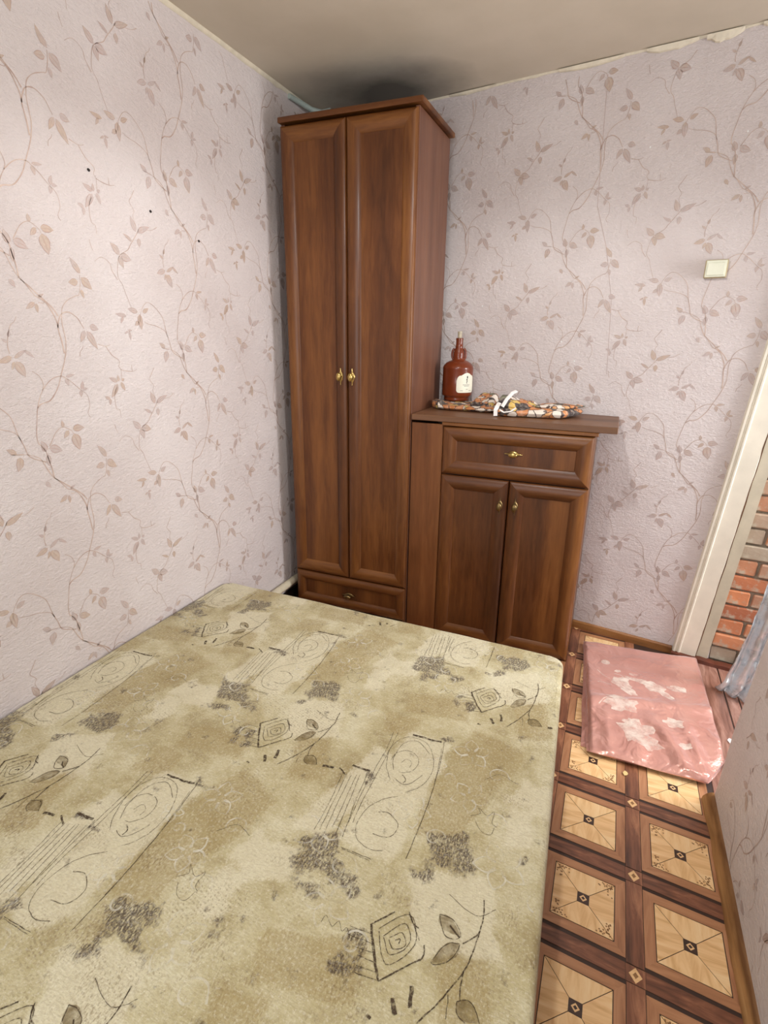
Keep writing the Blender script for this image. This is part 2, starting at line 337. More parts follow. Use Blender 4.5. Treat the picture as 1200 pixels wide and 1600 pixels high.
# uneven dark smudge in the ceiling colour over the wardrobe, fading outwards
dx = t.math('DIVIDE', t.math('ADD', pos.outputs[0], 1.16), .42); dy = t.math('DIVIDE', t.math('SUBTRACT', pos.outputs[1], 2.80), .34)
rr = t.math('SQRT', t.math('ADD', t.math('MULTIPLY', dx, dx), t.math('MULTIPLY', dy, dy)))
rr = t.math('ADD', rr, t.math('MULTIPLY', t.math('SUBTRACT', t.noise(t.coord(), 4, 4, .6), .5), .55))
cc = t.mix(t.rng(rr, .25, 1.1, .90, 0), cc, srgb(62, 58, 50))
t.bsdf(Base_Color=cc, Roughness=.75, Normal=t.bump(t.noise(t.coord(), 18, 4, .6), .08, .004))
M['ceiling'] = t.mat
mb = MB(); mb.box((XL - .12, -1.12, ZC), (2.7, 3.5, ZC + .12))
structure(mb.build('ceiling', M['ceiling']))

# torn paper edge and plaster slivers along the ceiling
M['cream'] = flat('old_cream_paint', srgb(216, 206, 184), .55, var=.10, bump=.15)
mb = MB(); pts = [0.3 + i * .045 for i in range(60)]
P = []
for y in pts:
    w = .013 + .010 * nz(y * 9, 3) + .006 * nz(y * 37, 1)
    P.append([(XL, y, ZC - w), (XL + .003, y, ZC - w), (XL + .006 + .003 * nz(y * 20, 8), y, ZC - .004), (XL + .010 + .010 * nz(y * 13, 5), y, ZC - .0015), (XL + .010, y, ZC)])
mb.grid(P); structure(mb.build('trim_1', M['cream']))
mb = MB(); P = []
for i in range(50):
    u = -.95 + i * .033
    w = .007 + .006 * nz(u * 11, 4) + .004 * nz(u * 43, 2)
    P.append([onwall(u, ZC - w, 0), onwall(u, ZC - w, .003), onwall(u, ZC - .003, .005 + .004 * nz(u * 15, 6)), onwall(u, ZC, .006)])
mb.grid(P, smooth=False); tr = structure(mb.build('trim_2', M['cream']))
for u0, u1, h in ((-.83, -.60, .012), (-.32, -.06, .017), (.02, .20, .022), (.225, .345, .030), (.40, .50, .018)):
    mb = MB(); P = []
    for i in range(9):
        u = lerp(u0, u1, i / 8); k = .35 + .65 * math.sin(math.pi * min(1, (i + .6) / 8.6)) + .2 * nz(u * 40, 9)
        z1 = ZC - .002; z0 = z1 - h * k
        P.append([onwall(u, z0, .001), onwall(u, z0 + .002, .010), onwall(u, z1 - .002, .016), onwall(u, z1, .008)])
    mb.grid(P, smooth=False); mb.build('plaster_sliver', M['cream'], tr)

# ------------------------------------------------------------------ setting: floor
M['subfloor'] = flat('dark_subfloor', srgb(56, 36, 26), .6)
mb = MB(); mb.box((XL - .12, -1.12, -.08), (2.7, 3.5, -.0015))
floor = structure(mb.build('floor', M['subfloor']))
def lino_wood(name, axis, a, b, c, seed):
    t = NT(name)
    sc = [1, 1, 1]; sc[axis] = .16
    w = t.n('TexNoise', Vector=t.coord(tuple(sc), loc=(seed, seed, 0)), Scale=26.0, Detail=4.0, Roughness=.6, Distortion=1.6).outputs[0]
    t.bsdf(Base_Color=t.ramp(w, [(.30, a), (.52, b), (.68, c)]), Roughness=.36, Coat_Weight=.25, Coat_Roughness=.25)
    return t.mat
M['strip_x'] = lino_wood('dark_lino_strip_across', 0, srgb(70, 37, 24), srgb(124, 76, 52), srgb(164, 112, 80), 1)
M['strip_y'] = lino_wood('dark_lino_strip_along', 1, srgb(70, 38, 24), srgb(126, 78, 54), srgb(168, 114, 82), 5)
M['frame_x'] = lino_wood('brown_lino_frame_across', 0, srgb(148, 100, 66), srgb(174, 122, 84), srgb(190, 140, 100), 2)
M['frame_y'] = lino_wood('brown_lino_frame_along', 1, srgb(142, 94, 62), srgb(168, 116, 80), srgb(184, 134, 96), 3)
M['pale_x'] = lino_wood('pale_lino_wedge_across', 0, srgb(206, 156, 100), srgb(234, 192, 138), srgb(240, 206, 156), 7)
M['pale_y'] = lino_wood('pale_lino_wedge_along', 1, srgb(212, 162, 106), srgb(236, 196, 142), srgb(241, 208, 160), 9)
M['ink'] = lino_wood('dark_lino_inlay', 0, srgb(44, 26, 18), srgb(62, 38, 28), srgb(76, 48, 36), 4)
M['berry'] = flat('printed_berry_dots', srgb(146, 104, 62), .4)
TX, TY = .2572, .2765
def place(x, y, c): return (c[0] + x, c[1] + y - .095 * x, 0)
def flat_poly(mb, pts, z, mat, c, h=.0011):
    top_ = [Vector(place(x, y, c)) + Vector((0, 0, z)) for x, y in pts]
    bot = [p - Vector((0, 0, h)) for p in top_]
    mb.face(top_, mat)
    for i in range(len(pts)):
        j = (i + 1) % len(pts); mb.face([bot[i], bot[j], top_[j], top_[i]], mat)
def make_panel(alt):
    """one printed parquet square: mitred frame, four pale wedges, a dark centre with a pale lozenge"""
    o_, i_, e = .1065, .0805, .0012
    fr = MB()
    q = [(-o_, -o_), (o_, -o_), (o_, o_), (-o_, o_)]; r = [(-i_, -i_), (i_, -i_), (i_, i_), (-i_, i_)]
    for k in range(4):
        n = (k + 1) % 4
        flat_poly(fr, [q[k], q[n], r[n], r[k]], 0, k % 2, (0, 0))
    w = i_ - .0022; ce = .0155; wedges = []
    for k in range(4):
        a = [(-w + e, -w), (w - e, -w), (ce - e, -ce), (-ce + e, -ce)]
        rot = [(x * math.cos(k * math.pi / 2) - y * math.sin(k * math.pi / 2), x * math.sin(k * math.pi / 2) + y * math.cos(k * math.pi / 2)) for x, y in a]
        m = MB(); flat_poly(m, rot, 0, 0, (0, 0))
        if alt:
            for s in (-1, 1):
                for d in range(13):
                    rx = s * (w - .006 - .036 * random.random()); ry = -w + .004 + .014 * random.random()
                    p = (rx * math.cos(k * math.pi / 2) - ry * math.sin(k * math.pi / 2), rx * math.sin(k * math.pi / 2) + ry * math.cos(k * math.pi / 2))
                    if abs(rx) > abs(ry): continue
                    m.face([Vector(place(p[0] + .0024 * math.cos(g), p[1] + .0024 * math.sin(g), (0, 0))) + Vector((0, 0, .0003)) for g in [n * math.pi / 3 for n in range(6)]], 1)
        wedges.append(m)
    ci = MB(); s = ce - .0010; flat_poly(ci, [(-s, -s), (s, -s), (s, s), (-s, s)], 0.0, 0, (0, 0))
    l = .0100; ci.face([Vector(place(x, y, (0, 0))) + Vector((0, 0, .0004)) for x, y in ((0, -l), (l, 0), (0, l), (-l, 0))], 1)
    l = .0050; ci.face([Vector(place(x, y, (0, 0))) + Vector((0, 0, .0007)) for x, y in ((0, -l), (l, 0), (0, l), (-l, 0))], 0)
    return fr, wedges, ci
protos = []
def panel_at(x, y, alt):
    for pr in protos:
        if pr[0] == alt:
            r = pr[1].copy(); C.objects.link(r); r.parent = floor; r.location = (x, y, 0)
            for ch in pr[1].children:
                d = ch.copy(); C.objects.link(d); d.parent = r
            return
    fr, we, ci = make_panel(alt)
    r = fr.build('parquet_panel', [M['frame_x'], M['frame_y']], floor); r.location = (x, y, 0)
    for k, m in enumerate(we): m.build('wood_wedge', [M['pale_y'] if k % 2 == 0 else M['pale_x'], M['berry']], r)
    ci.build('centre_inlay', [M['ink'], M['pale_x']], r)
    protos.append((alt, r))
DX0, DY0 = .2255, 1.072
def lino_ok(x, y):
    return -1.55 < x < .46 and y < 2.775 - .1657 * (x + .08) and (x > -.12 or y > 1.86) and (x < .30 or y < 2.62)
strip_x = strip_y = loz = None
for i in range(-7, 3):
    for j in range(-2, 8):
        dxx, dyy = DX0 + (i - 1) * TX, DY0 + j * TY - .095 * (i - 1) * TX
        cx, cy = dxx + TX / 2, dyy + TY / 2 - .095 * TX / 2
        if cy < .55: continue
        if lino_ok(cx, cy + .05) and cx < .47:
            panel_at(cx, cy, (i + j) % 2 == 0)
        for kind, px, py, hx, hy in (('x', cx, dyy - .095 * TX / 2, TX / 2 - .023, .0205), ('y', dxx, cy + .095 * TX / 2, .0205, TY / 2 - .023)):
            if not lino_ok(px, py): continue
            pro = strip_x if kind == 'x' else strip_y
            if pro is None:
                m = MB(); flat_poly(m, [(-hx, -hy), (hx, -hy), (hx, hy), (-hx, hy)], 0, 0, (0, 0))
                pro = m.build('border_strip', M['strip_' + kind], floor)
                if kind == 'x': strip_x = pro
                else: strip_y = pro
            else:
                pro = pro.copy(); C.objects.link(pro)
            pro.location = (px, py, 0)
        if lino_ok(dxx, dyy):
            if loz is None:
                m = MB(); l = .0185; flat_poly(m, [(0, -l), (l * .82, 0), (0, l), (-l * .82, 0)], .0002, 0, (0, 0))
                l = .008; m.face([Vector((0, -l, .0005)), Vector((l * .8, 0, .0005)), Vector((0, l, .0005)), Vector((-l * .8, 0, .0005))], 1)
                sq = .0222; flat_poly(m, [(-sq, -.0205), (sq, -.0205), (sq, .0205), (-sq, .0205)], -.0004, 2, (0, 0))
                loz = o = m.build('corner_inlay', [M['pale_x'], M['berry'], M['strip_y']], floor)
            else:
                o = loz.copy(); C.objects.link(o)
            o.location = (dxx, dyy, 0)
# painted boards of the passage, running away from the room
M['plank'] = lino_wood('worn_brown_floor_paint', 1, srgb(104, 64, 50), srgb(146, 104, 88), srgb(170, 130, 114), 11)
M['plank'].node_tree.nodes['Principled BSDF'].inputs['Coat Weight'].default_value = .6
xs = [.478, .602, .652, .76, .87, .98, 1.09, 1.20, 1.31, 1.42, 1.53, 1.64, 1.75, 1.86, 1.97, 2.08, 2.19, 2.3, 2.41]
for a, b in zip(xs, xs[1:]):
    y1 = 2.775 - .1657 * (a + .08) - .03
    m = MB(); m.box((a + .0025, 1.0, -.02), (b - .0025, y1, .001 + random.uniform(-.001, .001)), 0, .0015)
    m.build('plank', M['plank'], floor)
M['threshold'] = flat('red_brown_threshold_paint', srgb(92, 46, 30), .4, var=.3, bump=.3)
m = MB(); P = []
for i in range(14):
    u = .50 + i * .03
    h = .022 + .006 * nz(u * 20, 2)
    P.append([onwall(u, -.001, .036), onwall(u, h * .8, .034 + .003 * nz(u * 31, 7)), onwall(u, h, .022), onwall(u, h, .0)])
m.grid(P, smooth=False); m.build('threshold_strip', M['threshold'], floor)

# baseboards
mb = MB(); P = []
for i in range(30):
    u = -1.4 + i * (.50 + 1.4) / 29
    b = .003 * nz(u * 9, 1)
    P.append([onwall(u, -.001, .014 + b), onwall(u, .014, .013 + b), onwall(u, .032, .011 + b), onwall(u, .038, .006), onwall(u, .038, 0)])
mb.grid(P, smooth=False)
structure(mb.build('baseboard_back', M['wood_base']))
mb = MB(); P = []
for i in range(46):
    y = .3 + i * 1.44 / 45
    b = .006 * nz(y * 5, 3) + .003 * nz(y * 13, 8) + (.012 * max(0, (y - 1.60) / .14) ** 2) * (1 if y < 1.7 else .4)
    w = .027 + b
    P.append([(XR - w, y, -.001), (XR - w * .92, y, .012), (XR - w * .6, y, .026), (XR - w * .25, y, .034), (XR, y, .036)])
mb.grid(P); mb.face(P[-1][::-1] + [(XR, 1.74, 0)])
structure(mb.build('baseboard_right', M['wood_base_y']))
mb = MB(); mb.box((XL, 0.2, 0), (XL + .014, 2.95, .055), 0, .002)
structure(mb.build('baseboard_left', M['dark_gap']))

# doorway casing on the back wall, and the bare bricks past it
M['casing'] = flat('cream_door_paint', srgb(222, 214, 196), .42, var=.07, scale=9, bump=.05)
M['jamb'] = flat('greyed_cream_paint', srgb(190, 180, 158), .5, var=.10, scale=12, bump=.1)
lean = lambda z: .078 * z
mb = MB()
prof = [(0, 0), (0, .012), (.006, .020), (.014, .020), (.017, .015), (.021, .015), (.025, .022), (.031, .022), (.034, .017), (.098, .017), (.100, .014), (.100, 0)]
P = []
for z in (.012, .5, 1.0, 1.5, 2.0):
    P.append([onwall(.500 + x + lean(z), z, d) for x, d in prof])
for r, q in zip(P, P[1:]):
    for k in range(len(prof) - 1): mb.face([r[k], r[k + 1], q[k + 1], q[k]])
mb.face(P[0][::-1]); mb.face(P[-1])
casing = structure(mb.build('door_1', M['casing']))
mb = MB(); P = []
for i in range(16):
    z = .010 + i * 2.0 / 15
    a = .1025 + .002 * nz(z * 8, 1); b = .148 + .003 * nz(z * 7, 5)
    P.append([onwall(.5 + a + lean(z), z, -.01), onwall(.5 + a + lean(z), z, .007), onwall(.5 + b + lean(z), z, .007), onwall(.5 + b + lean(z), z, -.03)])
mb.grid(P, smooth=False); mb.face(P[0]); mb.build('jamb_board', M['jamb'], casing)
M['crack'] = flat('old_putty_crack', srgb(96, 62, 34), .7, var=.3)
mb = MB(); P = []
for i in range(40):
    z = .012 + i * 1.9 / 39; s = .0016 + .0022 * abs(nz(z * 17, 2)); a = .101 + .002 * nz(z * 11, 9)
    P.append([onwall(.5 + a - s + lean(z), z, .0175), onwall(.5 + a + s + lean(z), z, .0178)])
mb.grid(P); mb.build('putty_crack', M['crack'], casing)

t = NT('bare_red_brick')
oi = t.n('ObjectInfo')
n1 = t.noise(t.coord(), 28, 5, .65)
c1 = t.ramp(oi.outputs['Random'], [(0, srgb(166, 100, 70)), (.40, srgb(206, 134, 92)), (.65, srgb(176, 128, 100)), (1, srgb(166, 152, 132))])
t.bsdf(Base_Color=t.mix(t.rng(n1, .50, .66, 0, .85), c1, srgb(178, 166, 146)), Roughness=.85, Normal=t.bump(n1, .5, .006))
M['brick'] = t.mat
M['mortar'] = flat('crumbling_mortar', srgb(138, 124, 106), .9, var=.25, scale=40, bump=.6)
mb = MB()
b0 = [onwall(U1, 0, -.034), onwall(2.75, 0, -.034), onwall(2.75, 0, -.14), onwall(U1, 0, -.14)]; b1 = [p + Vector((0, 0, ZC)) for p in b0]
mb.face(b1); mb.face(b0[::-1])
for i in range(4): mb.face([b0[i], b0[(i + 1) % 4], b1[(i + 1) % 4], b1[i]])
hall = structure(mb.build('wall_hall', M['mortar']))
def brick_mesh(L):
    m = MB(); m.box((0, -.012, 0), (L, .03, .062), 0, .005)
    m.v = [(x + .008 * nz(x * 40, z * 60, L * 9), y + .008 * nz(x * 50 + 9, z * 50, L), z + .007 * nz(x * 60, z * 70 + 4, 1)) for x, y, z in m.v]
    return m
bp = {}
for row in range(26):
    z = .016 + row * .0745; u = U1 + .004 + (0 if row % 2 else -.02)
    k = 0
    while u < U1 + .62:
        L = .235 if (row + k) % 2 else .118
        if u < U1: L = .10; u = U1 + .004
        if L not in bp:
            o = brick_mesh(L).build('brick', M['brick'], hall); bp[L] = o
        else:
            o = bp[L].copy(); C.objects.link(o)
        pos = onwall(u, z, -.032 + random.uniform(-.005, .005))
        o.location = pos; o.rotation_euler = (0, 0, math.atan2(EW.y, EW.x) + random.uniform(-.015, .015))
        u += L + .012; k += 1
mb = MB(); mb.box((2.55, 1.0, 0), (2.65, 2.34, ZC)); structure(mb.build('wall_passage', M['plaster']))
mb = MB()
for u0, u1, z0, z1 in ((1.02, 1.08, .42, 1.92), (1.96, 2.02, .42, 1.92), (1.08, 1.96, .42, .48), (1.08, 1.96, 1.86, 1.92)):
    q = [onwall(u0, z0, -.03), onwall(u1, z0, -.03), onwall(u1, z0, .02), onwall(u0, z0, .02)]; r = [v + Vector((0, 0, z1 - z0)) for v in q]
    mb.face(r); mb.face(q[::-1])
    for i in range(4): mb.face([q[i], q[(i + 1) % 4], r[(i + 1) % 4], r[i]])
structure(mb.build('window_2', M['casing']))
# ------------------------------------------------------------------ furniture
YF = 2.398
PROF_TALL = [(0, 0), (0, .012), (.003, .016), (.009, .019), (.020, .021), (.034, .0205), (.046, .0175), (.056, .012), (.062, .0065), (.064, .003)]
PROF_LOW = [(0, 0), (0, .010), (.003, .014), (.014, .019), (.028, .0215), (.040, .021), (.053, .0160), (.063, .0095), (.066, .007), (.0665, .003)]
def framed_front(name, x0, x1, z0, z1, parent, prof, y=YF, hm='wood_h', vm='wood_v', pm='wood_panel'):
    mb = MB()
    def ring(d, h): return [(x0 + d, y - h, z0 + d), (x1 - d, y - h, z0 + d), (x1 - d, y - h, z1 - d), (x0 + d, y - h, z1 - d)]
    R = [ring(d, h) for d, h in prof]
    for k in range(4):
        n = (k + 1) % 4; b = len(mb.v)
        mb.grid([[r[k], r[n]] for r in R], 1 if k % 2 == 0 else 0)
    mb.face(R[0][::-1], 0)
    door = mb.build(name, [M[vm], M[hm]], parent)
    d = prof[-1][0] - .003
    p = MB(); p.box((x0 + d, y - .0045, z0 + d), (x1 - d, y + .004, z1 - d), 0, .001)
    p.build('panel', M[pm], door)
    return door
def handle(parent, x, z, y, upright, mat):
    """oval knob on a pointed back plate"""
    mb = MB()
    def ell(c, r, n=14, m=9):
        P = []
        for i in range(n + 1):
            a = 2 * math.pi * i / n
            P.append([(c[0] + r[0] * math.sin(math.pi * j / m) * math.cos(a), c[1] + r[1] * math.sin(math.pi * j / m) * math.sin(a), c[2] + r[2] * math.cos(math.pi * j / m)) for j in range(m + 1)])
        mb.grid(P)
    ell((0, -.021, 0), (.0088, .0085, .0165))
    mb.tube([(0, .001, 0), (0, -.010, 0), (0, -.018, 0)], [.007, .005, .006], 10)
    # plate: pointed at both ends with a swelling in the middle
    P = []
    for i in range(15):
        v = -1 + 2 * i / 14; w = .0030 + .0068 * max(0, 1 - (v * 1.7) ** 2) ** .6 - .0016 * abs(v)
        zz = v * .031
        P.append([(-w, .001, zz), (-w * .8, -.003, zz), (0, -.0048, zz), (w * .8, -.003, zz), (w, .001, zz)])
    mb.grid(P); mb.face(P[0]); mb.face(P[-1][::-1])
    mb.v = [(vx * 1.38, vy * 1.15, vz * 1.25) for vx, vy, vz in mb.v]
    if not upright: mb.v = [(vz, vy, -vx) for vx, vy, vz in mb.v]
    mb.v = [(vx + x, vy + y, vz + z) for vx, vy, vz in mb.v]
    return mb.build('handle', mat, parent)

# tall wardrobe
WX0, WX1 = -1.5105, -.8637
wr = thing('wardrobe', 'tall narrow dark walnut wardrobe with two long framed doors standing in the corner', 'wardrobe', (-1.187, 2.65, 0))
mb = MB()
YB = 2.825
for a, b, nm in (((WX1 - .018, YF, .0), (WX1, YB, 2.3284), 'side_panel'), ((WX0, YF, .0), (WX0 + .018, YB, 2.3284), 'side_panel'), ((WX0 + .018, YB - .012, .03), (WX1 - .018, YB - .006, 2.3245), 'back_panel')):
    mb = MB(); mb.box(a, b, 0, .001); mb.build(nm, M['wood_side'], wr)
for z in (.03, .217, 2.3117):
    mb = MB(); mb.box((WX0 + .018, YF + .003, z - .008), (WX1 - .018, YB - .012, z + .008), 0); mb.build('shelf', M['dark_gap'], wr)
mb = MB(); mb.box((WX0 - .004, YF - .024, 2.3312), (WX1 + .022, YB, 2.3527), 0, .003)
mb.build('top_board', M['wood_h'], wr)
d1 = framed_front('door', WX0 + .003, -1.1866, .2248, 2.3195, wr, PROF_TALL)
d2 = framed_front('door', -1.1827, WX1 - .003, .2248, 2.3195, wr, PROF_TALL)
handle(d1, -1.2190, 1.268, YF - .020, True, M['brass']); handle(d2, -1.1580, 1.268, YF - .020, True, M['brass'])
dr = framed_front('drawer', WX0 + .003, WX1 - .003, .036, .219, wr, [(d * .8, h) for d, h in PROF_LOW])
handle(dr, -1.190, .116, YF - .006, False, M['brass_dark'])

# filler board between wardrobe and chest
mb = MB(); mb.box((-.8578, YF - .001, 0), (-.7073, YF + .017, 1.0743), 0, .001)
tag(mb.build('filler_board', M['wood_filler'], None, (-.782, YF + .008, 0)), 'plain lighter brown upright board filling the gap between wardrobe and low cabinet', 'board')

# low cabinet
cx0, cx1 = -.7034, -.0537
cb = thing('low_cabinet', 'low dark walnut cabinet with one drawer over two framed doors, against back wall', 'cabinet', (-.378, 2.57, 0))
mb = MB()
for a, b, nm in (((cx0, YF, 0), (cx0 + .017, 2.775, 1.0729), 'side_panel'), ((cx1 - .017, YF, 0), (cx1, 2.755, 1.064), 'side_panel'), ((cx0 + .017, 2.74, .03), (cx1 - .017, 2.746, 1.07), 'back_panel')):
    mb = MB(); mb.box(a, b, 0, .001); mb.build(nm, M['wood_v'], cb)
mb = MB(); mb.box((cx0 - .004, YF - .022, 1.0729), (cx1 + .012, 2.755, 1.0866), 0, .002); mb.build('top_board', M['wood_h'], cb)
for z in (.8385, .0):
    mb = MB(); mb.box((cx0 + .017, YF + .003, z), (cx1 - .017, 2.74, z + .016), 0); mb.build('shelf', M['dark_gap'], cb)
dr = framed_front('drawer', cx0 + .001, cx1 - .001, .8501, 1.0690, cb, PROF_LOW)
handle(dr, -.380, .967, YF - .005, False, M['brass'])
da = framed_front('door', cx0 + .001, -.3884, .012, .8452, cb, PROF_LOW); db = framed_front('door', -.3845, cx1 - .001, .012, .8452, cb, PROF_LOW)
handle(da, -.4190, .729, YF - .019, True, M['brass_dark']); handle(db, -.3510, .732, YF - .019, True, M['brass_dark'])

# loose worktop lying over both
mb = MB(); mb.box((-.8578, YF - .013, 1.0872), (.0285, 2.735, 1.1140), 0, .002)
mb.v = [(x, min(y, 2.775 - .1657 * (x + .08) - .004) if y < 2.72 else 2.775 - .1657 * (x + .08) - .004, z) for x, y, z in mb.v]
tag(mb.build('worktop_board', M['wood_top'], None, (-.426, 2.57, 1.0872)), 'loose brown board laid over the low cabinet, jutting out to the right', 'board')

# ------------------------------------------------------------------ bed
ZB = .339
def bed_right(y): return -.046 + .050 * (1.79 - y)
bx0 = XL + .006
M['bed_base'] = wood('dark_bed_base', 1, srgb(44, 28, 18), srgb(66, 42, 28), srgb(84, 56, 38), band=10, seed=6.6, rough=.5)
bb = thing('bed_base', 'low dark wooden bed base hidden beneath the patterned mattress', 'bed', (-.8, .9, 0))
mb = MB(); mb.box((bx0 + .05, -.05, .06), (-.09, 1.79, .128), 0, .004); mb.build('frame', M['bed_base'], bb)
for x in (bx0 + .08, -.15):
    for y in (0, 1.70):
        mb = MB(); mb.box((x, y, 0), (x + .05, y + .05, .06), 0, .003); mb.build('leg', M['bed_base'], bb)

BEDLINES = [(4,[(-0.042,0.011),(-0.027,0.03),(-0.006,0.055)]),(6,[(-0.041,0.014),(-0.03,-0.007),(-0.008,-0.044),(0.012,-0.074)]),(3.5,[(0.012,-0.074),(0.048,-0.033),(0.073,-0.004),(0.068,0.017)]),(2.5,[(0.057,0.021),(0.039,0.043),(0.021,0.066)]),(2.5,[(-0.024,0.011),(0.023,0.061),(0.052,0.01),(0.014,-0.043),(-0.022,0.007)]),(2.5,[(-0.01,0.002),(0.02,0.04),(0.042,0.01),(0.016,-0.024),(-0.009,0.0)]),(2.5,[(0.002,0.003),(0.022,0.021),(0.035,0.002),(0.016,-0.013),(0.003,0.001)]),(3,[(0.014,0.003),(0.022,0.009),(0.023,-0.0)]),(3,[(0.023,0.062),(0.036,0.047),(0.05,0.043)]),(1.6,[(-0.078,-0.007),(-0.034,-0.003)]),(1.6,[(-0.077,-0.022),(-0.023,-0.02)]),(1.6,[(-0.058,-0.038),(-0.016,-0.033)]),(2,[(-0.043,-0.049),(-0.008,-0.048)]),(2,[(-0.037,-0.067),(0.001,-0.062)]),(2.5,[(-0.034,-0.078),(0.008,-0.074)]),(3,[(0.155,0.151),(0.162,0.111),(0.161,0.081),(0.157,0.037),(0.15,0.002),(0.138,-0.028),(0.125,-0.058),(0.111,-0.083),(0.097,-0.106)]),(3,[(0.162,0.086),(0.154,0.07),(0.136,0.048)]),(3,[(0.15,0.002),(0.151,-0.023),(0.156,-0.045)]),(2,[(0.135,-0.046),(0.138,-0.064),(0.14,-0.082)]),(2.5,[(0.078,0.086),(0.095,0.088),(0.115,0.081),(0.128,0.062),(0.12,0.052),(0.104,0.049),(0.091,0.061),(0.078,0.086)]),(4,[(0.128,0.058),(0.114,0.065),(0.104,0.074)]),(2.2,[(0.131,0.046),(0.114,0.042),(0.1,0.023),(0.091,-0.007),(0.108,-0.002),(0.125,0.018),(0.132,0.044)]),(2.5,[(0.151,-0.049),(0.168,-0.04),(0.182,-0.045),(0.196,-0.064)]),(2.5,[(0.151,-0.049),(0.157,-0.067),(0.173,-0.074)]),(10,[(0.046,-0.088),(0.053,-0.101),(0.059,-0.11)]),(9,[(0.07,-0.057),(0.075,-0.075),(0.078,-0.09)]),(6,[(0.014,-0.129),(0.023,-0.131)]),(1.6,[(-0.135,-0.022),(-0.13,-0.007),(-0.111,-0.022),(-0.102,-0.008),(-0.089,-0.022),(-0.081,-0.013),(-0.068,-0.028)]),(7,[(-0.149,0.556),(-0.12,0.557),(-0.091,0.557),(-0.062,0.561)]),(2.5,[(-0.056,0.566),(-0.042,0.481),(-0.032,0.377),(-0.027,0.269),(-0.028,0.173)]),(1.8,[(-0.055,0.535),(-0.038,0.436),(-0.029,0.337),(-0.028,0.254)]),(2,[(-0.205,0.544),(-0.198,0.472),(-0.198,0.403),(-0.195,0.349)]),(2,[(-0.192,0.55),(-0.189,0.476),(-0.186,0.399),(-0.183,0.262),(-0.177,0.211)]),(2,[(-0.271,0.342),(-0.258,0.253),(-0.252,0.157)]),(2,[(-0.26,0.344),(-0.251,0.265),(-0.241,0.162)]),(2,[(-0.247,0.346),(-0.238,0.254),(-0.226,0.151)]),(2,[(-0.234,0.35),(-0.225,0.268),(-0.216,0.18)]),(2,[(-0.226,0.354),(-0.214,0.273),(-0.2,0.162)]),(2,[(-0.208,0.36),(-0.201,0.287),(-0.183,0.166)]),(2,[(-0.201,0.378),(-0.197,0.322),(-0.188,0.207)]),(9,[(-0.333,0.344),(-0.316,0.347),(-0.302,0.348)]),(9,[(-0.258,0.377),(-0.229,0.376),(-0.208,0.378)]),(5,[(-0.287,0.355),(-0.261,0.339)]),(2,[(-0.146,0.371),(-0.174,0.413),(-0.189,0.476),(-0.175,0.525),(-0.146,0.546),(-0.098,0.537),(-0.061,0.482),(-0.053,0.42),(-0.07,0.373),(-0.089,0.352)]),(2,[(-0.15,0.405),(-0.166,0.446),(-0.162,0.509),(-0.127,0.535),(-0.08,0.503)]),(2,[(-0.169,0.435),(-0.167,0.466),(-0.146,0.487),(-0.12,0.486),(-0.099,0.466),(-0.098,0.433),(-0.117,0.409),(-0.135,0.404)]),(1.8,[(-0.141,0.437),(-0.131,0.456),(-0.114,0.449),(-0.114,0.43)]),(2,[(-0.132,0.377),(-0.108,0.369),(-0.088,0.387),(-0.073,0.42)]),(3,[(-0.123,0.399),(-0.108,0.387),(-0.11,0.373)]),(2,[(-0.106,0.328),(-0.14,0.301),(-0.163,0.263),(-0.167,0.208),(-0.147,0.174),(-0.112,0.163),(-0.083,0.172)]),(2.4,[(-0.134,0.264),(-0.109,0.271),(-0.08,0.254),(-0.074,0.231),(-0.088,0.207),(-0.121,0.203)]),(2.2,[(-0.174,0.142),(-0.138,0.142),(-0.099,0.142)]),(1.8,[(-0.17,0.139),(-0.13,0.138),(-0.1,0.137)]),(1.6,[(0.077,0.344),(0.097,0.36),(0.086,0.379),(0.114,0.36),(0.128,0.378),(0.13,0.344),(0.143,0.336)]),(1.6,[(0.091,0.335),(0.108,0.313),(0.132,0.309),(0.138,0.333)]),(1.6,[(-0.461,0.539),(-0.399,0.517),(-0.364,0.544)]),(1.6,[(-0.461,0.876),(-0.428,0.909),(-0.383,0.894)])]
# patches of the printed cover: kind, centre, half size, turn (metres from the sketched square of each repeat)
PATCH = [('w', -.113, .357, .068, .205, -.08), ('w', -.225, .30, .045, .16, -.22), ('t', .045, .475, .080, .165, -.30), ('t', .02, .31, .06, .05, .2),
         ('d', -.218, .112, .052, .052, .3), ('d', -.14, .08, .055, .018, -.4), ('d', .058, .236, .052, .044, .25), ('d', -.20, .03, .03, .02, .2), ('w', .185, .462, .030, .050, -.35), ('w', .19, .36, .035, .06, .1),
         ('t', -.20, .585, .05, .045, .1), ('w', .10, .10, .085, .085, .4), ('t', .16, -.03, .05, .10, .3), ('d', -.045, .565, .022, .008, -.4), ('d', -.24, .375, .020, .007, -.3), ('d', -.20, .365, .018, .008, -.4),
         ('d', -.075, -.055, .012, .030, .3), ('d', -.035, -.05, .009, .034, .3), ('t', -.12, -.10, .10, .05, .2), ('w', -.30, .05, .06, .05, .2), ('d', .02, .155, .030, .010, .7), ('d', .22, .29, .010, .018, .2)]
LAT = [(i * .545, j * .81 + (.405 if i % 2 else 0)) for i in range(-4, 3) for j in range(-2, 4)]
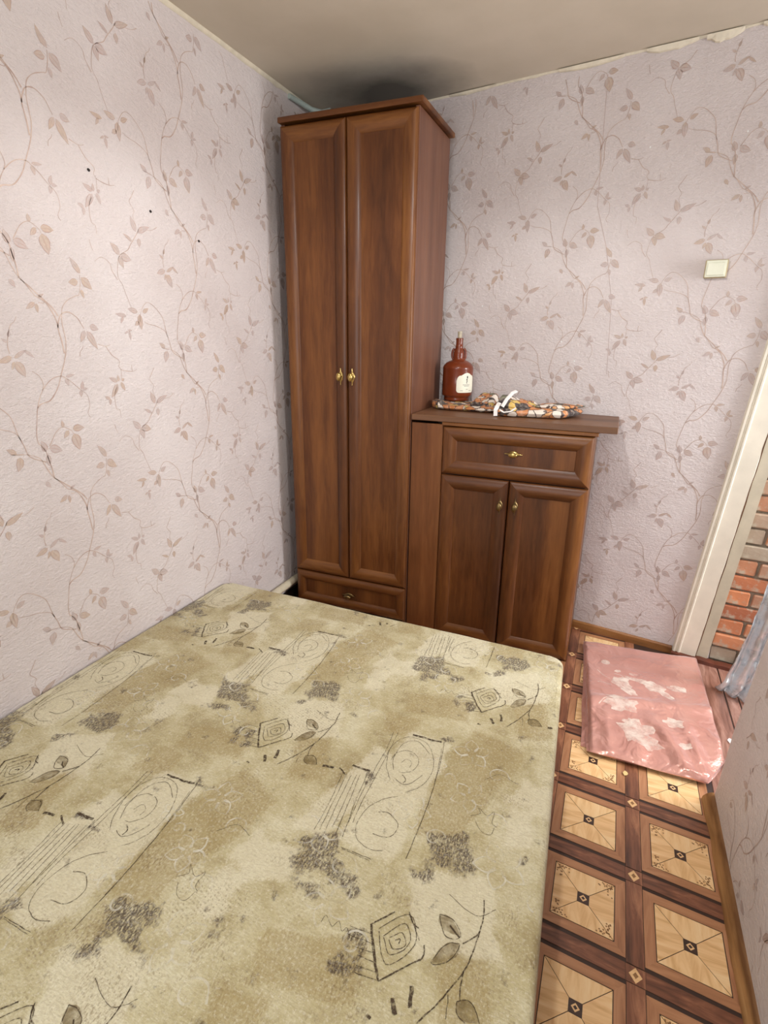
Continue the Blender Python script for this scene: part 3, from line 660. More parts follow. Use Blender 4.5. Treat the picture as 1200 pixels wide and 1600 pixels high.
def patch_at(x, y):
    r = {'w': 0.0, 't': 0.0, 'd': 0.0}
    qx = x + .27 + .012 * nz(x * 14, y * 14, 2); qy = y - .70 + .012 * nz(x * 14, y * 14, 7)
    for lx, ly in LAT:
        if abs(qx - lx) > .45 or abs(qy - ly - .2) > .6: continue
        for k, px, py, hx, hy, tn in PATCH:
            ux, uy = qx - lx - px, qy - ly - py
            c, s = math.cos(tn), math.sin(tn)
            a, b = abs(c * ux + s * uy) - hx, abs(-s * ux + c * uy) - hy
            d = max(a, b)
            soft = .016 if k != 'd' else .014
            if d < soft: r[k] = max(r[k], min(1, .5 - d / (2 * soft)))
    return r
M['mattress'] = None
t = NT('printed_mattress_jacquard')
at = t.n('Attribute', {'attribute_name': 'print'}); sp = t.n('SeparateColor', Color=at.outputs['Color'])
wv = t.coord((1, 1, 1), rot=(0, 0, .35)); wvx = t.coord((1, .42, 1), rot=(0, 0, .30))
fine = t.noise(t.coord(), 170, 4, .7); weave = t.noise(wvx, 240, 3, .6); mid = t.noise(t.coord(), 16, 5, .65); big = t.noise(t.coord(), 4.5, 4, .6)
cross = t.noise(t.coord((.36, 1, 1), rot=(0, 0, .30)), 240, 3, .6)
col = t.ramp(t.math('ADD', t.math('MULTIPLY', big, .55), t.math('MULTIPLY', mid, .45)),
             [(.36, srgb(154, 138, 94)), (.47, srgb(182, 170, 128)), (.58, srgb(200, 191, 155)), (.70, srgb(212, 206, 176))])
def ragged(ch, amt=.9, lo=.42, hi=.62):
    q = t.math('ADD', t.math('MULTIPLY', t.math('SUBTRACT', mid, .5), amt), t.math('MULTIPLY', t.math('SUBTRACT', weave, .5), .9))
    return t.rng(t.math('ADD', ch, q), lo, hi)
tanf = ragged(sp.outputs[1], 1.7, .34, .74)
col = t.mix(t.math('MULTIPLY', tanf, t.rng(weave, .3, .7, .30, .80)), col, srgb(154, 134, 82))
whf = ragged(sp.outputs[0], 1.6, .36, .76)
col = t.mix(t.math('MULTIPLY', whf, t.rng(cross, .3, .7, .55, .9)), col, srgb(214, 206, 176))
# rows of tiny worn dashes, like faded handwriting
yy = t.n('SeparateXYZ', Vector=wv).outputs[1]
rows_ = t.rng(t.math('ABSOLUTE', t.math('SUBTRACT', t.math('FRACT', t.math('MULTIPLY', yy, 130.0)), .5)), .30, .16)
dash = t.rng(t.noise(t.coord((1, .35, 1), rot=(0, 0, .35)), 210, 2, .5), .52, .58)
zone = t.rng(t.noise(t.coord(loc=(5, 2, 0)), 5.0, 4, .6), .50, .60)
col = t.mix(t.math('MULTIPLY', t.math('MULTIPLY', rows_, dash), t.math('MULTIPLY', zone, .42)), col, srgb(110, 88, 58))
# worn darker flecks, like dry brush strokes along the weave
fl = t.math('MULTIPLY', t.rng(t.noise(t.coord((1, 1, 1), loc=(3, 1, 0)), 6.5, 5, .62), .56, .68), t.rng(weave, .50, .60))
col = t.mix(t.math('MULTIPLY', fl, .55), col, srgb(112, 88, 54))
dk = t.math('MULTIPLY', t.rng(t.math('ADD', sp.outputs[2], t.math('MULTIPLY', t.math('SUBTRACT', t.noise(t.coord(), 26, 4, .6), .5), 3.2)), .40, .80), t.rng(t.math('ADD', t.math('MULTIPLY', weave, .6), t.math('MULTIPLY', fine, .5)), .45, .58))
col = t.mix(t.math('MULTIPLY', dk, .90), col, srgb(52, 32, 18))
col = t.mix(t.rng(cross, .46, .60, 0, .26), col, srgb(146, 126, 88))
col = t.mix(t.rng(fine, .52, .66, 0, .30), col, srgb(236, 231, 212))
hgt = t.math('ADD', t.math('ADD', t.math('MULTIPLY', weave, .5), t.math('MULTIPLY', cross, .5)), t.math('MULTIPLY', t.noise(t.coord(), 30, 3, .5), 1.2))
t.bsdf(Base_Color=col, Roughness=.8, Sheen_Weight=.15, Normal=t.bump(hgt, .6, .005))
M['mattress'] = t.mat
t = NT('sketched_dark_print')
nn = t.noise(t.coord(), 150, 4, .7)
tr = t.n('BsdfTransparent'); t.bsdf(Base_Color=srgb(70, 54, 36), Roughness=.85)
mx = t.n('MixShader', _0=t.rng(nn, .36, .54, .10, .9), _1=tr.outputs[0], _2=t.b.outputs[0]); t.t.links.new(mx.outputs[0], t.out.inputs[0])
M['sketch'] = t.mat
t = NT('embossed_pale_scroll')
tr = t.n('BsdfTransparent'); t.bsdf(Base_Color=srgb(236, 230, 208), Roughness=.7)
mx = t.n('MixShader', _0=t.rng(t.noise(t.coord(), 26, 3), .40, .68, .08, .62), _1=tr.outputs[0], _2=t.b.outputs[0]); t.t.links.new(mx.outputs[0], t.out.inputs[0])
M['scroll'] = t.mat
t = NT('printed_brown_leaf_tint')
tr = t.n('BsdfTransparent'); t.bsdf(Base_Color=srgb(128, 108, 66), Roughness=.8)
mx = t.n('MixShader', _0=t.rng(t.noise(t.coord(), 60, 4), .35, .65, .15, .6), _1=tr.outputs[0], _2=t.b.outputs[0]); t.t.links.new(mx.outputs[0], t.out.inputs[0])
M['tint'] = t.mat

def ztop(x, y): return ZB + .0025 * nz(x * 3.1, y * 3.3) + .0012 * nz(x * 11, y * 11, 4)
BY0, BY1 = -.06, 1.851
RC = .032
mb = MB()
NX, NY = 150, 180
# rounded-rectangle outline squeezed to the top grid, then rolled over the edge and down the side
def rr_map(u, v, inset):
    x0, y0, y1 = bx0 + inset, BY0 + inset, BY1 + .032 * (1 - u) + .012 - inset
    y = lerp(y0, y1, v); x1 = bed_right(y) - inset; x = lerp(x0, x1, u)
    r = .045
    # pull the corners in
    for cx_, cy_, sx_, sy_ in ((x1, y1, 1, 1), (x0, y1, -1, 1), (x1, y0, 1, -1), (x0, y0, -1, -1)):
        ax, ay = (x - (cx_ - sx_ * r)) * sx_, (y - (cy_ - sy_ * r)) * sy_
        if ax > 0 and ay > 0:
            m_ = max(ax, ay); l_ = math.hypot(ax, ay)
            x = cx_ - sx_ * r + sx_ * ax * m_ / l_; y = cy_ - sy_ * r + sy_ * ay * m_ / l_
    return x, y
T = [[rr_map(i / NX, j / NY, .014) for j in range(NY + 1)] for i in range(NX + 1)]
mb.grid([[(x, y, ztop(x, y)) for x, y in r] for r in T])
border = [(i, 0) for i in range(NX)] + [(NX, j) for j in range(NY)] + [(i, NY) for i in range(NX, 0, -1)] + [(0, j) for j in range(NY, 0, -1)]
sidep = []
for i, j in border + border[:1]:
    col_ = []
    for inset, dz in ((.014, 0), (.008, -.0012), (.003, -.005), (.0, -.012), (-.002, -.03), (-.001, -.10), (.003, -.188), (.010, -.197), (.016, -.2)):
        x, y = rr_map(i / NX, j / NY, inset)
        col_.append((x, y, (ztop(x, y) if dz > -.04 else ZB) + dz))
    sidep.append(col_)
mb.grid(sidep)
mb.face([c[-1] for c in sidep[:-1]][::-1])
nbase = len(mb.v)
inside = lambda p: bx0 + .015 < p[0] < bed_right(p[1]) - .015 and BY0 + .02 < p[1] < BY1 - .016
up = lambda p: (p[0], p[1], ztop(p[0], p[1]) + .0009)
up2 = lambda p: (p[0], p[1], ztop(p[0], p[1]) + .0006)
for lx, ly in LAT:
    ox, oy = -.27 + lx, .70 + ly
    for w, pts in BEDLINES:
        sl = smooth_line([(ox + p[0], oy + p[1]) for p in pts], 5)
        sl = [(p[0] + .0016 * nz(p[0] * 70, p[1] * 70, 1), p[1] + .0016 * nz(p[0] * 70, p[1] * 70, 5)) for p in sl]
        ribbon(mb, sl, (w * .00074 if w < 3 else w * .00095), up, 1, False, inside)
    for k, e_, w in ((19, 3, .028), (21, 3, .030), (22, -1, .034)):
        b, tp = BEDLINES[k][1][0], BEDLINES[k][1][e_]
        leaf(mb, (ox + b[0], oy + b[1]), (ox + tp[0], oy + tp[1]), w, up2, 3, inside)
    # pale embossed scrolls and flowers
    for cx_, cy_, s_ in ((.03, .55, .055), (-.06, .30, .05), (.17, .24, .06), (-.24, .16, .06), (-.14, .02, .055), (.06, .40, .05), (-.05, .47, .03)):
        for k in range(5):
            a = k * 1.256 + cx_ * 20
            ax, ay = math.cos(a), math.sin(a)
            pet = [(ox + cx_ + s_ * (q * ax - .32 * math.sin(math.pi * q) * sg * ay), oy + cy_ + s_ * (q * ay + .32 * math.sin(math.pi * q) * sg * ax)) for sg in (1,) for q in (.15, .4, .7, 1.0)]
            pet2 = [(ox + cx_ + s_ * (q * ax + .32 * math.sin(math.pi * q) * ay), oy + cy_ + s_ * (q * ay - .32 * math.sin(math.pi * q) * ax)) for q in (.15, .4, .7, 1.0)]
            ribbon(mb, smooth_line(pet), .0046, up2, 2, False, inside); ribbon(mb, smooth_line(pet2), .0046, up2, 2, False, inside)
        sp_ = [(ox + cx_ + s_ * 1.5 + s_ * .6 * (1 - q / 9) * math.cos(q * .9), oy + cy_ - s_ + s_ * .6 * (1 - q / 9) * math.sin(q * .9)) for q in range(8)]
        ribbon(mb, smooth_line(sp_), .0050, up2, 2, False, inside)
mat_o = mb.build('mattress', [M['mattress'], M['sketch'], M['scroll'], M['tint']], None, (-.8, .9, .139))
at = mat_o.data.color_attributes.new('print', 'FLOAT_COLOR', 'POINT')
vals = []
for k, v in enumerate(mb.v):
    if k < nbase:
        r = patch_at(v[0], v[1]); vals += [r['w'], r['t'], r['d'], 1]
    else: vals += [0, 0, 0, 1]
at.data.foreach_set('color', vals)
tag(mat_o, 'large beige mattress printed with brown sketched leaves and scrolls, by the left wall', 'mattress')

# ------------------------------------------------------------------ bottle on the worktop
ZT = 1.1140
jx, jy, jz = -.757, 2.785, ZT + .030
t = NT('glazed_brown_earthenware'); nv = t.noise(t.coord(), 12, 3)
t.bsdf(Base_Color=t.ramp(nv, [(.3, srgb(104, 42, 16)), (.7, srgb(122, 54, 24))]), Roughness=.30, Specular_IOR_Level=.3, Coat_Weight=.4, Coat_Roughness=.08)
M['glaze'] = t.mat
jug = thing('earthenware_bottle', 'glossy brown earthenware bottle with ear handles and pale label, standing on the crumpled cloth', 'bottle', (jx, jy, jz))
mb = MB()
pr = [(.060, 0), (.064, .002), (.066, .008), (.064, .014), (.066, .022), (.0745, .026), (.076, .032), (.0765, .10), (.0762, .158), (.077, .162), (.0755, .167), (.072, .174), (.062, .186), (.045, .196), (.030, .201),
      (.0275, .206), (.026, .214), (.028, .225), (.0275, .235), (.0235, .247), (.0205, .256), (.0180, .262), (.0200, .265), (.0178, .268), (.0168, .280), (.0172, .295), (.0185, .303), (.0175, .306), (.0105, .306), (.0100, .285)]
mb.lathe(pr, 40, (jx, jy, jz), 0)
mb.build('body', M['glaze'], jug)
hd = Vector((.98, .18, 0))
for s in (-1, 1):
    mb = MB()
    pts = []
    for k in range(13):
        a = -1.25 + 2.5 * k / 12
        pts.append(Vector((jx, jy, jz + .228)) + hd * s * (.018 + .0165 * math.cos(a)) + Vector((0, 0, .029 * math.sin(a))))
    mb.tube(pts, .0058, 10); mb.build('ear_handle', M['glaze'], jug)
mb = MB(); mb.lathe([(.0095, 0), (.0098, .02), (.0108, .040), (.0112, .048), (.0102, .050)], 20, (jx, jy, jz + .288), 0)
mb.build('stopper', flat('pale_cork_stopper', srgb(176, 164, 140), .5, var=.2, scale=90), jug)
M['label'] = flat('cream_paper_label', srgb(222, 218, 198), .55, var=.04)
M['ink_black'] = flat('label_ink', srgb(46, 44, 40), .6)
def on_bottle(a, z, d=.0006): 
    az = math.atan2(-2.785, .757) + a
    return (jx + (.0766 + d) * math.cos(az), jy + (.0766 + d) * math.sin(az), jz + z)
mb = MB(); P = []
for i in range(25):
    a = -.06 + 1.42 * i / 24; s = abs(i - 12) / 12
    e = (1 - max(0, (s - .72) / .28) ** 2) ** .5
    zt = .128 + .018 * max(0, 1 - abs(i - 12) / 7.0) - .004 * max(0, math.cos((i - 12) * .55)) - .022 * (1 - e); zb = .044 + .012 * (1 - e)
    P.append([on_bottle(a, lerp(zb, zt, q / 6)) for q in range(7)])
mb.grid(P); lab = mb.build('label', M['label'], jug)
mb = MB()
def mark(a0, a1, z0, z1): mb.grid([[on_bottle(lerp(a0, a1, i / 4), z, .0011) for z in (z0, z1)] for i in range(5)])
mark(.62, .70, .098, .104); mark(.60, .69, .106, .112); mark(.63, .72, .114, .126); mark(.61, .67, .090, .096)
for a0, a1, z in ((.36, .96, .082), (.45, .88, .076), (.20, .42, .053), (.60, .78, .060), (.84, 1.1, .053)):
    n_ = int((a1 - a0) / .05)
    for k in range(n_):
        mark(a0 + k * .05, a0 + k * .05 + .034, z, z + .0022)
mb.build('label_print', M['ink_black'], lab)

# ------------------------------------------------------------------ cloths
def floral(name, seed, ground=(58, 48, 46)):
    t = NT(name); v = t.coord(loc=(seed, seed, seed))
    w = t.n('VectorMath', {'operation': 'ADD'}); t.set(w.inputs[0], v)
    nzc = t.n('TexNoise', Vector=v, Scale=20.0); t.set(w.inputs[1], t.n('VectorMath', {'operation': 'SCALE'}, _0=nzc.outputs['Color'], Scale=.05))
    vo = t.n('TexVoronoi', Vector=w.outputs[0], Scale=25.0)
    rnd = t.n('SeparateColor', Color=vo.outputs['Color']).outputs[0]
    c = t.ramp(rnd, [(0, srgb(190, 122, 70)), (.30, srgb(214, 158, 104)), (.36, srgb(*ground)), (.56, srgb(*ground)), (.60, srgb(222, 210, 196)), (.76, srgb(196, 130, 84)), (.82, srgb(206, 172, 90)), (.92, srgb(104, 104, 82))])
    rn = t.t.nodes[-1]
    for nd in t.t.nodes:
        if nd.type == 'VALTORGB': nd.color_ramp.interpolation = 'CONSTANT'
    edge = t.n('TexVoronoi', {'feature': 'DISTANCE_TO_EDGE'}, Vector=w.outputs[0], Scale=25.0).outputs[0]
    c = t.mix(t.math('LESS_THAN', edge, .045), c, srgb(72, 56, 52))
    c = t.mix(t.rng(t.noise(v, 60, 3), .45, .75, 0, .35), c, srgb(226, 212, 196))
    t.bsdf(Base_Color=c, Roughness=.8, Normal=t.bump(t.noise(v, 260, 2), .2, .001)); return t.mat
M['floral_a'] = floral('orange_floral_cotton', 1.3); M['floral_b'] = floral('grey_brown_floral_cotton', 4.1, (86, 78, 72))
M['tape'] = flat('white_cotton_tape', srgb(228, 222, 216), .7, var=.05)
def soft_slab(q, zbase, h, nx=30, ny=20, wob=.004, seed=0.0, pw=7, freq=14, edge=.0):
    """folded cloth: a quad swollen into a soft block; q = four floor corners, counter-clockwise"""
    mb = MB(); top_, bot = [], []
    for i in range(nx + 1):
        a, b = [], []
        for j in range(ny + 1):
            u, v = i / nx, j / ny
            s, w = 2 * u - 1, 2 * v - 1
            uu = .5 + .5 * math.copysign(abs(s) ** .75, s) ; vv = .5 + .5 * math.copysign(abs(w) ** .75, w)
            p = Vector(q[0]) * (1 - uu) * (1 - vv) + Vector(q[1]) * uu * (1 - vv) + Vector(q[2]) * uu * vv + Vector(q[3]) * (1 - uu) * vv
            f = max(0, (1 - abs(s) ** pw) * (1 - abs(w) ** pw)) ** .45
            dxy = edge * (1 - f)
            ox = wob * 1.2 * nz(u * 5 + seed, v * 5, 1) * (1 if 0 < f else 1); oy = wob * 1.2 * nz(u * 5 + seed, v * 5, 6)
            hh = h if not callable(h) else h(u, v)
            z = zbase + hh * (.5 + .5 * f) + wob * f * (nz(p.x * freq, p.y * freq, seed) + .5 * nz(p.x * freq * 2.3, p.y * freq * 2.3, seed + 3))
            a.append((p.x + ox, p.y + oy, max(z, zbase + .001))); b.append((p.x + ox, p.y + oy, zbase + hh * .5 * (1 - f)))
        top_.append(a); bot.append(b)
    mb.grid(top_); mb.grid([r[::-1] for r in bot])
    return mb
# crumpled cloth under the bottle
ca = thing('crumpled_cloth', 'crumpled grey and yellow floral cloth lying beneath the brown bottle', 'cloth', (-.69, 2.69, ZT))
mb = soft_slab([(-.795, 2.585), (-.515, 2.575), (-.53, 2.79), (-.848, 2.80)], ZT + .0005, lambda u, v: .022 + .008 * v + .006 * (abs(2 * u - 1) ** 3), 40, 24, .005, 2.0, 6, 26)
mb.v = [(x, y, min(z, ZT + .0295) if math.hypot(x - jx, y - jy) < .080 else z) for x, y, z in mb.v]
mb.build('fabric', M['floral_b'], ca)
mb = soft_slab([(-.842, 2.635), (-.790, 2.590), (-.772, 2.650), (-.842, 2.700)], ZT + .001, .042, 14, 20, .006, 5.0, 3, 30); mb.build('rolled_end', M['floral_b'], ca)
mb = soft_slab([(-.650, 2.63), (-.535, 2.61), (-.535, 2.79), (-.635, 2.80)], ZT + .018, lambda u, v: .014 + .050 * v, 20, 20, .007, 8.0, 5, 24); mb.build('turned_back_fold', M['floral_a'], ca)
# folded cloth with white tapes
cf = thing('folded_cloth', 'folded orange and black floral cloth with white tapes on the right half of worktop', 'cloth', (-.33, 2.6, ZT))
mb = soft_slab([(-.500, 2.470), (-.200, 2.512), (-.125, 2.690), (-.490, 2.73)], ZT + .0005, .040, 40, 22, .005, 11.0, 6, 18); mb.build('lower_fold', M['floral_a'], cf)
mb = soft_slab([(-.492, 2.495), (-.34, 2.52), (-.25, 2.68), (-.470, 2.71)], ZT + .030, lambda u, v: .014 + .062 * max(0, 1 - u * 1.25) * (.25 + .75 * math.sin(math.pi * min(1, .15 + v))), 30, 22, .007, 14.0, 4, 26); mb.build('upper_fold', M['floral_a'], cf)
mb = soft_slab([(-.33, 2.55), (-.195, 2.565), (-.118, 2.69), (-.30, 2.71)], ZT + .036, .018, 22, 16, .005, 17.0, 4, 24); mb.build('hem_fold', M['floral_b'], cf)
def tape(pts, w=.010):
    mb = MB(); pts = [Vector(p) + Vector((-.014, -.026, 0)) for p in pts]; P = []
    fine = []
    for i in range(len(pts) - 1):
        for k in range(5): fine.append(pts[i].lerp(pts[i + 1], k / 5))
    fine.append(pts[-1])
    for i, p in enumerate(fine):
        d = (fine[min(i + 1, len(fine) - 1)] - fine[max(i - 1, 0)]).normalized(); x = d.cross(Vector((.3, -.6, .75))).normalized() * w
        P.append([p - x, p + Vector((0, -.0012, .0012)), p + x])
    mb.grid(P); return mb.build('white_tape', M['tape'], cf)
tape([(-.472, 2.488, ZT + .005), (-.472, 2.486, ZT + .034), (-.466, 2.512, ZT + .056), (-.460, 2.56, ZT + .066)], .009)
tape([(-.447, 2.500, ZT + .046), (-.432, 2.515, ZT + .078), (-.412, 2.535, ZT + .106), (-.40, 2.57, ZT + .112)], .008)
tape([(-.455, 2.490, ZT + .034), (-.435, 2.486, ZT + .024), (-.405, 2.487, ZT + .030), (-.385, 2.495, ZT + .046)], .004)

# ------------------------------------------------------------------ pink satin cover on the floor
t = NT('pink_satin')
v = t.coord(); nf = t.noise(v, 9, 3, .5); 
c = t.ramp(nf, [(.3, srgb(214, 156, 142)), (.7, srgb(226, 172, 158))])
t.bsdf(Base_Color=c, Roughness=.27, Metallic=.45, Sheen_Weight=.5, Sheen_Roughness=.35, Sheen_Tint=(1, .88, .9, 1), Normal=t.bump(t.math('ADD', t.noise(v, 13, 2, .5, .8), t.math('MULTIPLY', t.noise(v, 60, 3, .5), .12)), .42, .03), Specular_IOR_Level=1.0)
M['satin'] = t.mat
t = NT('white_print_on_satin'); v = t.coord()
tr = t.n('BsdfTransparent'); t.bsdf(Base_Color=srgb(238, 222, 208), Roughness=.36)
mx = t.n('MixShader', _0=t.rng(t.noise(v, 22, 4, .6), .33, .66, .15, .80), _1=tr.outputs[0], _2=t.b.outputs[0]); t.t.links.new(mx.outputs[0], t.out.inputs[0])
M['satin_print'] = t.mat
pk = thing('satin_cover', 'folded pink satin cover with faint white print lying flat on the floor', 'bedcover', (.28, 2.2, 0))
SQ = [(.082, 1.798), (.535, 1.798), (.517, 2.640), (.012, 2.590)]
def cut(x, y): return (x, max(y, 1.798 + (x - .462) * 2.0))
def sheet_z(x, y):
    z = .0085 + .020 * max(0, min(1, (y - 1.80) / .22)) - .016 * max(0, min(1, (y - 2.12) / .3))
    z += .017 * math.exp(-((x - .30 - .45 * (2.05 - y)) / .032) ** 2) * max(0, min(1, (2.12 - y) / .15))
    z += .015 * math.exp(-((x - .42 - .20 * (2.0 - y)) / .024) ** 2) * max(0, min(1, (2.15 - y) / .2))
    z += .012 * math.exp(-((y - 2.15 - .25 * (x - .3)) / .034) ** 2)
    z += .004 * math.exp(-((y - 2.50 + .02 * nz(x * 9, 2)) / .006) ** 2)
    z += .010 * math.exp(-((x + y * .9 - 2.33) / .02) ** 2) * max(0, min(1, (2.1 - y) / .15)) + .005 * math.exp(-((x - .13 - .10 * (2.0 - y)) / .018) ** 2) * max(0, min(1, (2.05 - y) / .1))
    z += .0070 * nz(x * 7, y * 7, 3) + .0030 * nz(x * 19, y * 17, 8)
    return z
def sheet(layer, q, zb, th, nx=64, ny=84):
    mb = MB(); P = []; 
    for i in range(nx + 1):
        row = []
        for j in range(ny + 1):
            u, v = i / nx, j / ny
            x = lerp(lerp(q[0][0], q[1][0], u), lerp(q[3][0], q[2][0], u), v) ; y = lerp(lerp(q[0][1], q[1][1], u), lerp(q[3][1], q[2][1], u), v)
            x += .006 * nz(y * 5, layer) * (1 - u) + .004 * nz(y * 9, layer + 4) * u; y += .005 * nz(x * 8, layer + 2) * (1 - v)
            x, y = cut(x, y)            # the near right corner is turned under
            e = min(u * 34, (1 - u) * 34, v * 42, (1 - v) * 42, 1.0)
            row.append((x, y, zb + (sheet_z(x, y) if layer == 0 else .006) * (.25 + .75 * math.sqrt(max(0, 1 - (1 - e) ** 2)))))
        P.append(row)
    mb.grid(P)
    rim = [P[i][0] for i in range(nx + 1)] + [P[nx][j] for j in range(1, ny + 1)] + [P[i][ny] for i in range(nx - 1, -1, -1)] + [P[0][j] for j in range(ny - 1, -1, -1)]
    mb.grid([[p, (p[0], p[1], zb)] for p in rim], smooth=True)
    return mb, P
mb, P = sheet(0, SQ, .016, .01)
top_o = mb
on_sheet = lambda p: (p[0], p[1], .016 + sheet_z(p[0], p[1]) + .0010)
# faint white print: a bird, sprays and round dots
def blob(cx_, cy_, rx, ry, turn=0, lob=0.0, n=22):
    ring_ = []
    for k in range(n):
        a = 2 * math.pi * k / n; r = 1 + lob * math.sin(a * 5 + cx_ * 30) + .5 * lob * math.sin(a * 9 + cy_ * 50)
        ex, ey = 1.18 * rx * r * math.cos(a), 1.18 * ry * r * math.sin(a)
        ring_.append((cx_ + ex * math.cos(turn) - ey * math.sin(turn), cy_ + ex * math.sin(turn) + ey * math.cos(turn)))
    for f0, f1 in ((0, .35), (.35, .7), (.7, 1.0)):
        for k in range(n):
            a, b = ring_[k], ring_[(k + 1) % n]
            pt = lambda p, f: on_sheet((lerp(cx_, p[0], f), lerp(cy_, p[1], f)))
            top_o.face([pt(a, f0), pt(a, f1), pt(b, f1), pt(b, f0)] if f0 else [on_sheet((cx_, cy_)), pt(a, f1), pt(b, f1)], 1, None, True)
blob(.118, 2.42, .016, .018)
blob(.185, 2.262, .032, .040, .5, .12); blob(.215, 2.21, .030, .022, -.7, .1); blob(.195, 2.30, .018, .014, 0, .1)
blob(.255, 2.315, .050, .014, -.15, .18); blob(.315, 2.29, .042, .030, -.6, .12); blob(.36, 2.245, .030, .014, -.8, .1)
blob(.185, 2.09, .052, .034, .2, .2); blob(.165, 2.13, .030, .016, .1, .15)
blob(.24, 1.955, .050, .050, .3, .22); blob(.275, 1.905, .040, .026, -.2, .2); blob(.215, 1.99, .022, .02, 0, .2)
blob(.37, 2.05, .030, .024, 0, .2); blob(.40, 1.93, .020, .014, .4, .15); blob(.405, 2.32, .034, .022, .3, .1); blob(.17, 2.36, .012, .008, .4, .1); blob(.235, 2.36, .016, .008, .2)
for pts in ([(.145, 2.275), (.11, 2.30), (.085, 2.335)], [(.145, 2.23), (.11, 2.235), (.09, 2.228)], [(.20, 2.30), (.185, 2.33), (.155, 2.335)], [(.10, 2.06), (.12, 2.10), (.15, 2.115)]):
    ribbon(top_o, smooth_line(pts), .005, on_sheet, 1, False)
top_o.build('top_fold', [M['satin'], M['satin_print']], pk)
mb, _ = sheet(1, [(.072, 1.806), (.525, 1.806), (.508, 2.63), (.010, 2.58)], .0085, .006, 20, 30); mb.build('middle_fold', M['satin'], pk)
mb, _ = sheet(3, [(.050, 1.832), (.518, 1.825), (.505, 2.62), (.020, 2.57)], .001, .006, 20, 30); mb.build('lower_fold', M['satin'], pk)

# ------------------------------------------------------------------ silvery curtain end in the doorway
t = NT('silvery_creased_satin'); v = t.coord()
cr = t.n('TexVoronoi', {'feature': 'DISTANCE_TO_EDGE'}, Vector=t.coord((1, 1, .6), rot=(.3, .2, .5)), Scale=16.0).outputs[0]
nn = t.noise(v, 24, 4, .6, 1.0)
t.bsdf(Base_Color=t.ramp(nn, [(.32, srgb(190, 200, 208)), (.44, srgb(226, 233, 238)), (.7, srgb(240, 244, 246))]), Metallic=.65, Roughness=.26, Normal=t.bump(t.math('ADD', cr, t.math('MULTIPLY', nn, .5)), .5, .01))
M['silver'] = t.mat
mb = MB(); P = []
LE = [(.570, 2.452, .006), (.590, 2.450, .055), (.605, 2.455, .115), (.622, 2.46, .20), (.638, 2.465, .30), (.655, 2.47, .40), (.668, 2.475, .50), (.69, 2.48, .65), (.72, 2.48, .9)]
RE = [(.690, 2.370, .004), (.715, 2.375, .055), (.735, 2.38, .12), (.755, 2.385, .20), (.775, 2.39, .30), (.79, 2.395, .40), (.80, 2.40, .50), (.815, 2.41, .65), (.83, 2.42, .9)]
def samp(L, t_):
    k = min(int(t_ * (len(L) - 1)), len(L) - 2); f = t_ * (len(L) - 1) - k
    return Vector(L[k]).lerp(Vector(L[k + 1]), f)
for i in range(61):
    t_ = i / 60; a, b = samp(LE, t_), samp(RE, t_); row = []
    for j in range(25):
        s = j / 24; p = a.lerp(b, s)
        k = .015 * math.sin(s * 17 + 4 * t_) + .020 * abs(nz(s * 9 + t_ * 2, t_ * 5, 2)) + .009 * abs(nz(s * 16 - t_ * 9, t_ * 12, 6))
        p = p + Vector((.1, -1, 0)) * k + Vector((0, 0, .012 * nz(s * 5, 3) * (1 - t_)))
        p.z = max(p.z, .004)
        row.append(p)
    P.append(row)
mb.grid(P)
o = mb.build('silver_curtain', M['silver'], None, (.66, 2.42, 0)); tag(o, 'creased silvery curtain trailing to the floor beside the bare bricks', 'curtain')
md = o.modifiers.new('thickness', 'SOLIDIFY'); md.thickness = .0025

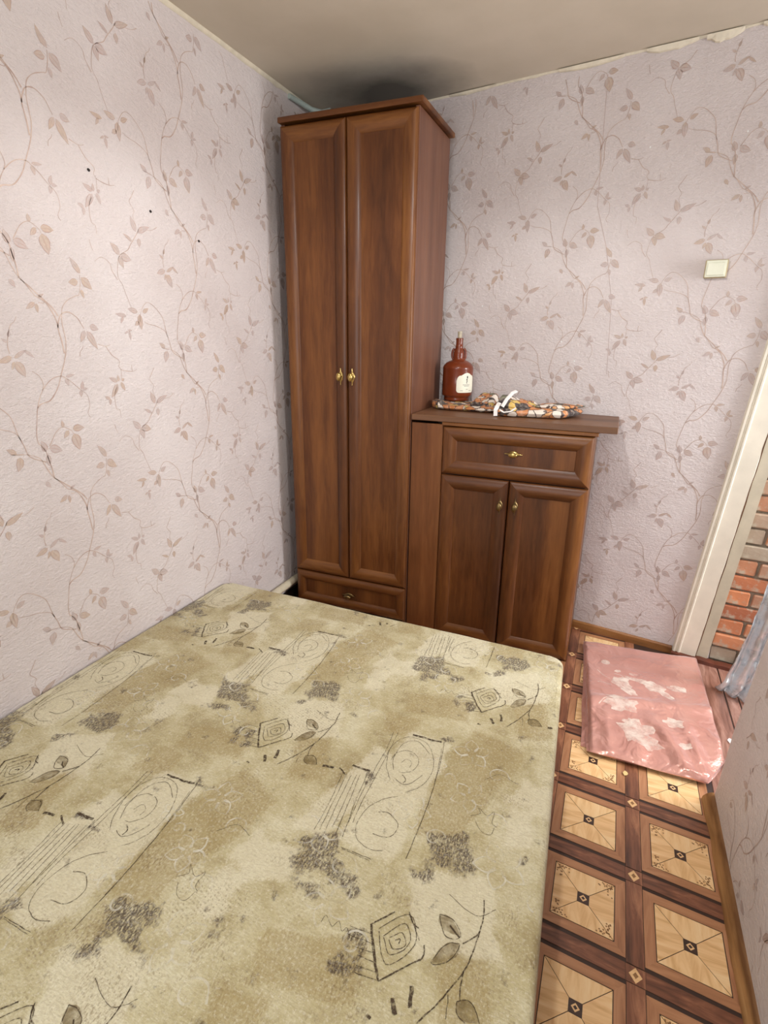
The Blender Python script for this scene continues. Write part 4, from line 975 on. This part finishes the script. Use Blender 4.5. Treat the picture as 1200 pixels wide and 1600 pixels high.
# ------------------------------------------------------------------ light switch
M['switch'] = flat('ivory_switch_plastic', srgb(214, 214, 192), .35, var=.04)
M['switch_edge'] = flat('yellowed_switch_base', srgb(172, 156, 120), .4, var=.1)
su, sz = .392, 1.727
sw = thing('light_switch', 'small ivory surface-mounted light switch on the papered back wall', 'switch', tuple(onwall(su, sz - .035)))
def wall_box(u0, u1, z0, z1, d0, d1, bev, m, name, parent):
    mb = MB(); mb.box((u0, d0, z0), (u1, d1, z1), 0, bev, 2)
    mb.v = [tuple(onwall(x, z, y)) for x, y, z in mb.v]; mb.f = [f[::-1] for f in mb.f]
    return mb.build(name, m, parent)
wall_box(su - .040, su + .040, sz - .034, sz + .034, .0005, .022, .004, M['switch_edge'], 'base', sw)
wall_box(su - .036, su + .036, sz - .031, sz + .031, .022, .027, .002, M['switch'], 'cover', sw)
wall_box(su - .031, su + .031, sz - .025, sz + .022, .027, .032, .002, M['switch'], 'rocker', sw)

# ------------------------------------------------------------------ pipes
M['pipe'] = flat('cream_pipe_paint', srgb(214, 204, 178), .45, var=.08); M['pipe_green'] = flat('pale_green_pipe_paint', srgb(170, 182, 174), .5, var=.1)
mb = MB(); mb.tube([(XL + .026, 1.0, .112), (XL + .026, 1.8, .112), (XL + .026, 2.45, .113), (XL + .026, 2.93, .113)], .021, 16)
hp = tag(mb.build('heating_pipe', M['pipe'], None, (XL + .026, 2, .112)), 'cream painted heating pipe running low along left wall behind the mattress', 'pipe')
mb = MB()
pp = [(XL + .008, 2.60, ZC - .020), (XL + .020, 2.68, ZC - .022), (XL + .040, 2.75, ZC - .030), (XL + .075, 2.79, ZC - .034), (XL + .12, 2.80, ZC - .028)]
mb.tube(pp, [.011, .012, .012, .012, .012], 12)
tag(mb.build('pipe_stub', M['pipe_green'], None, (XL + .05, 2.7, ZC - .03)), 'pale greenish bent pipe end under the ceiling above the wardrobe', 'pipe')

# small scraps on the floor
for nm, lab, cat, x, y, s, col_ in (('paper_scrap', 'tiny white scrap on the brown painted boards beside the pink cover', 'scrap', .575, 2.09, .012, (236, 228, 222)),
                                    ('wood_chip', 'small pale chip on the patterned floor in front of the pink cover', 'chip', .205, 1.752, .010, (220, 190, 130))):
    mb = MB()
    top_ = [(x + s * (1 + .3 * math.sin(k * 2.3)) * math.cos(k * 1.047) * .8, y + s * (1 + .25 * math.cos(k * 3.1)) * math.sin(k * 1.047), .005 + .0012 * math.sin(k)) for k in range(6)]
    b_ = [(p[0], p[1], .0015) for p in top_]
    mb.face(top_); mb.face(b_[::-1])
    for k in range(6): mb.face([b_[k], b_[(k + 1) % 6], top_[(k + 1) % 6], top_[k]])
    tag(mb.build(nm, flat(nm + '_paint', srgb(*col_), .6, var=.05), None, (x, y, .0015)), lab, cat)
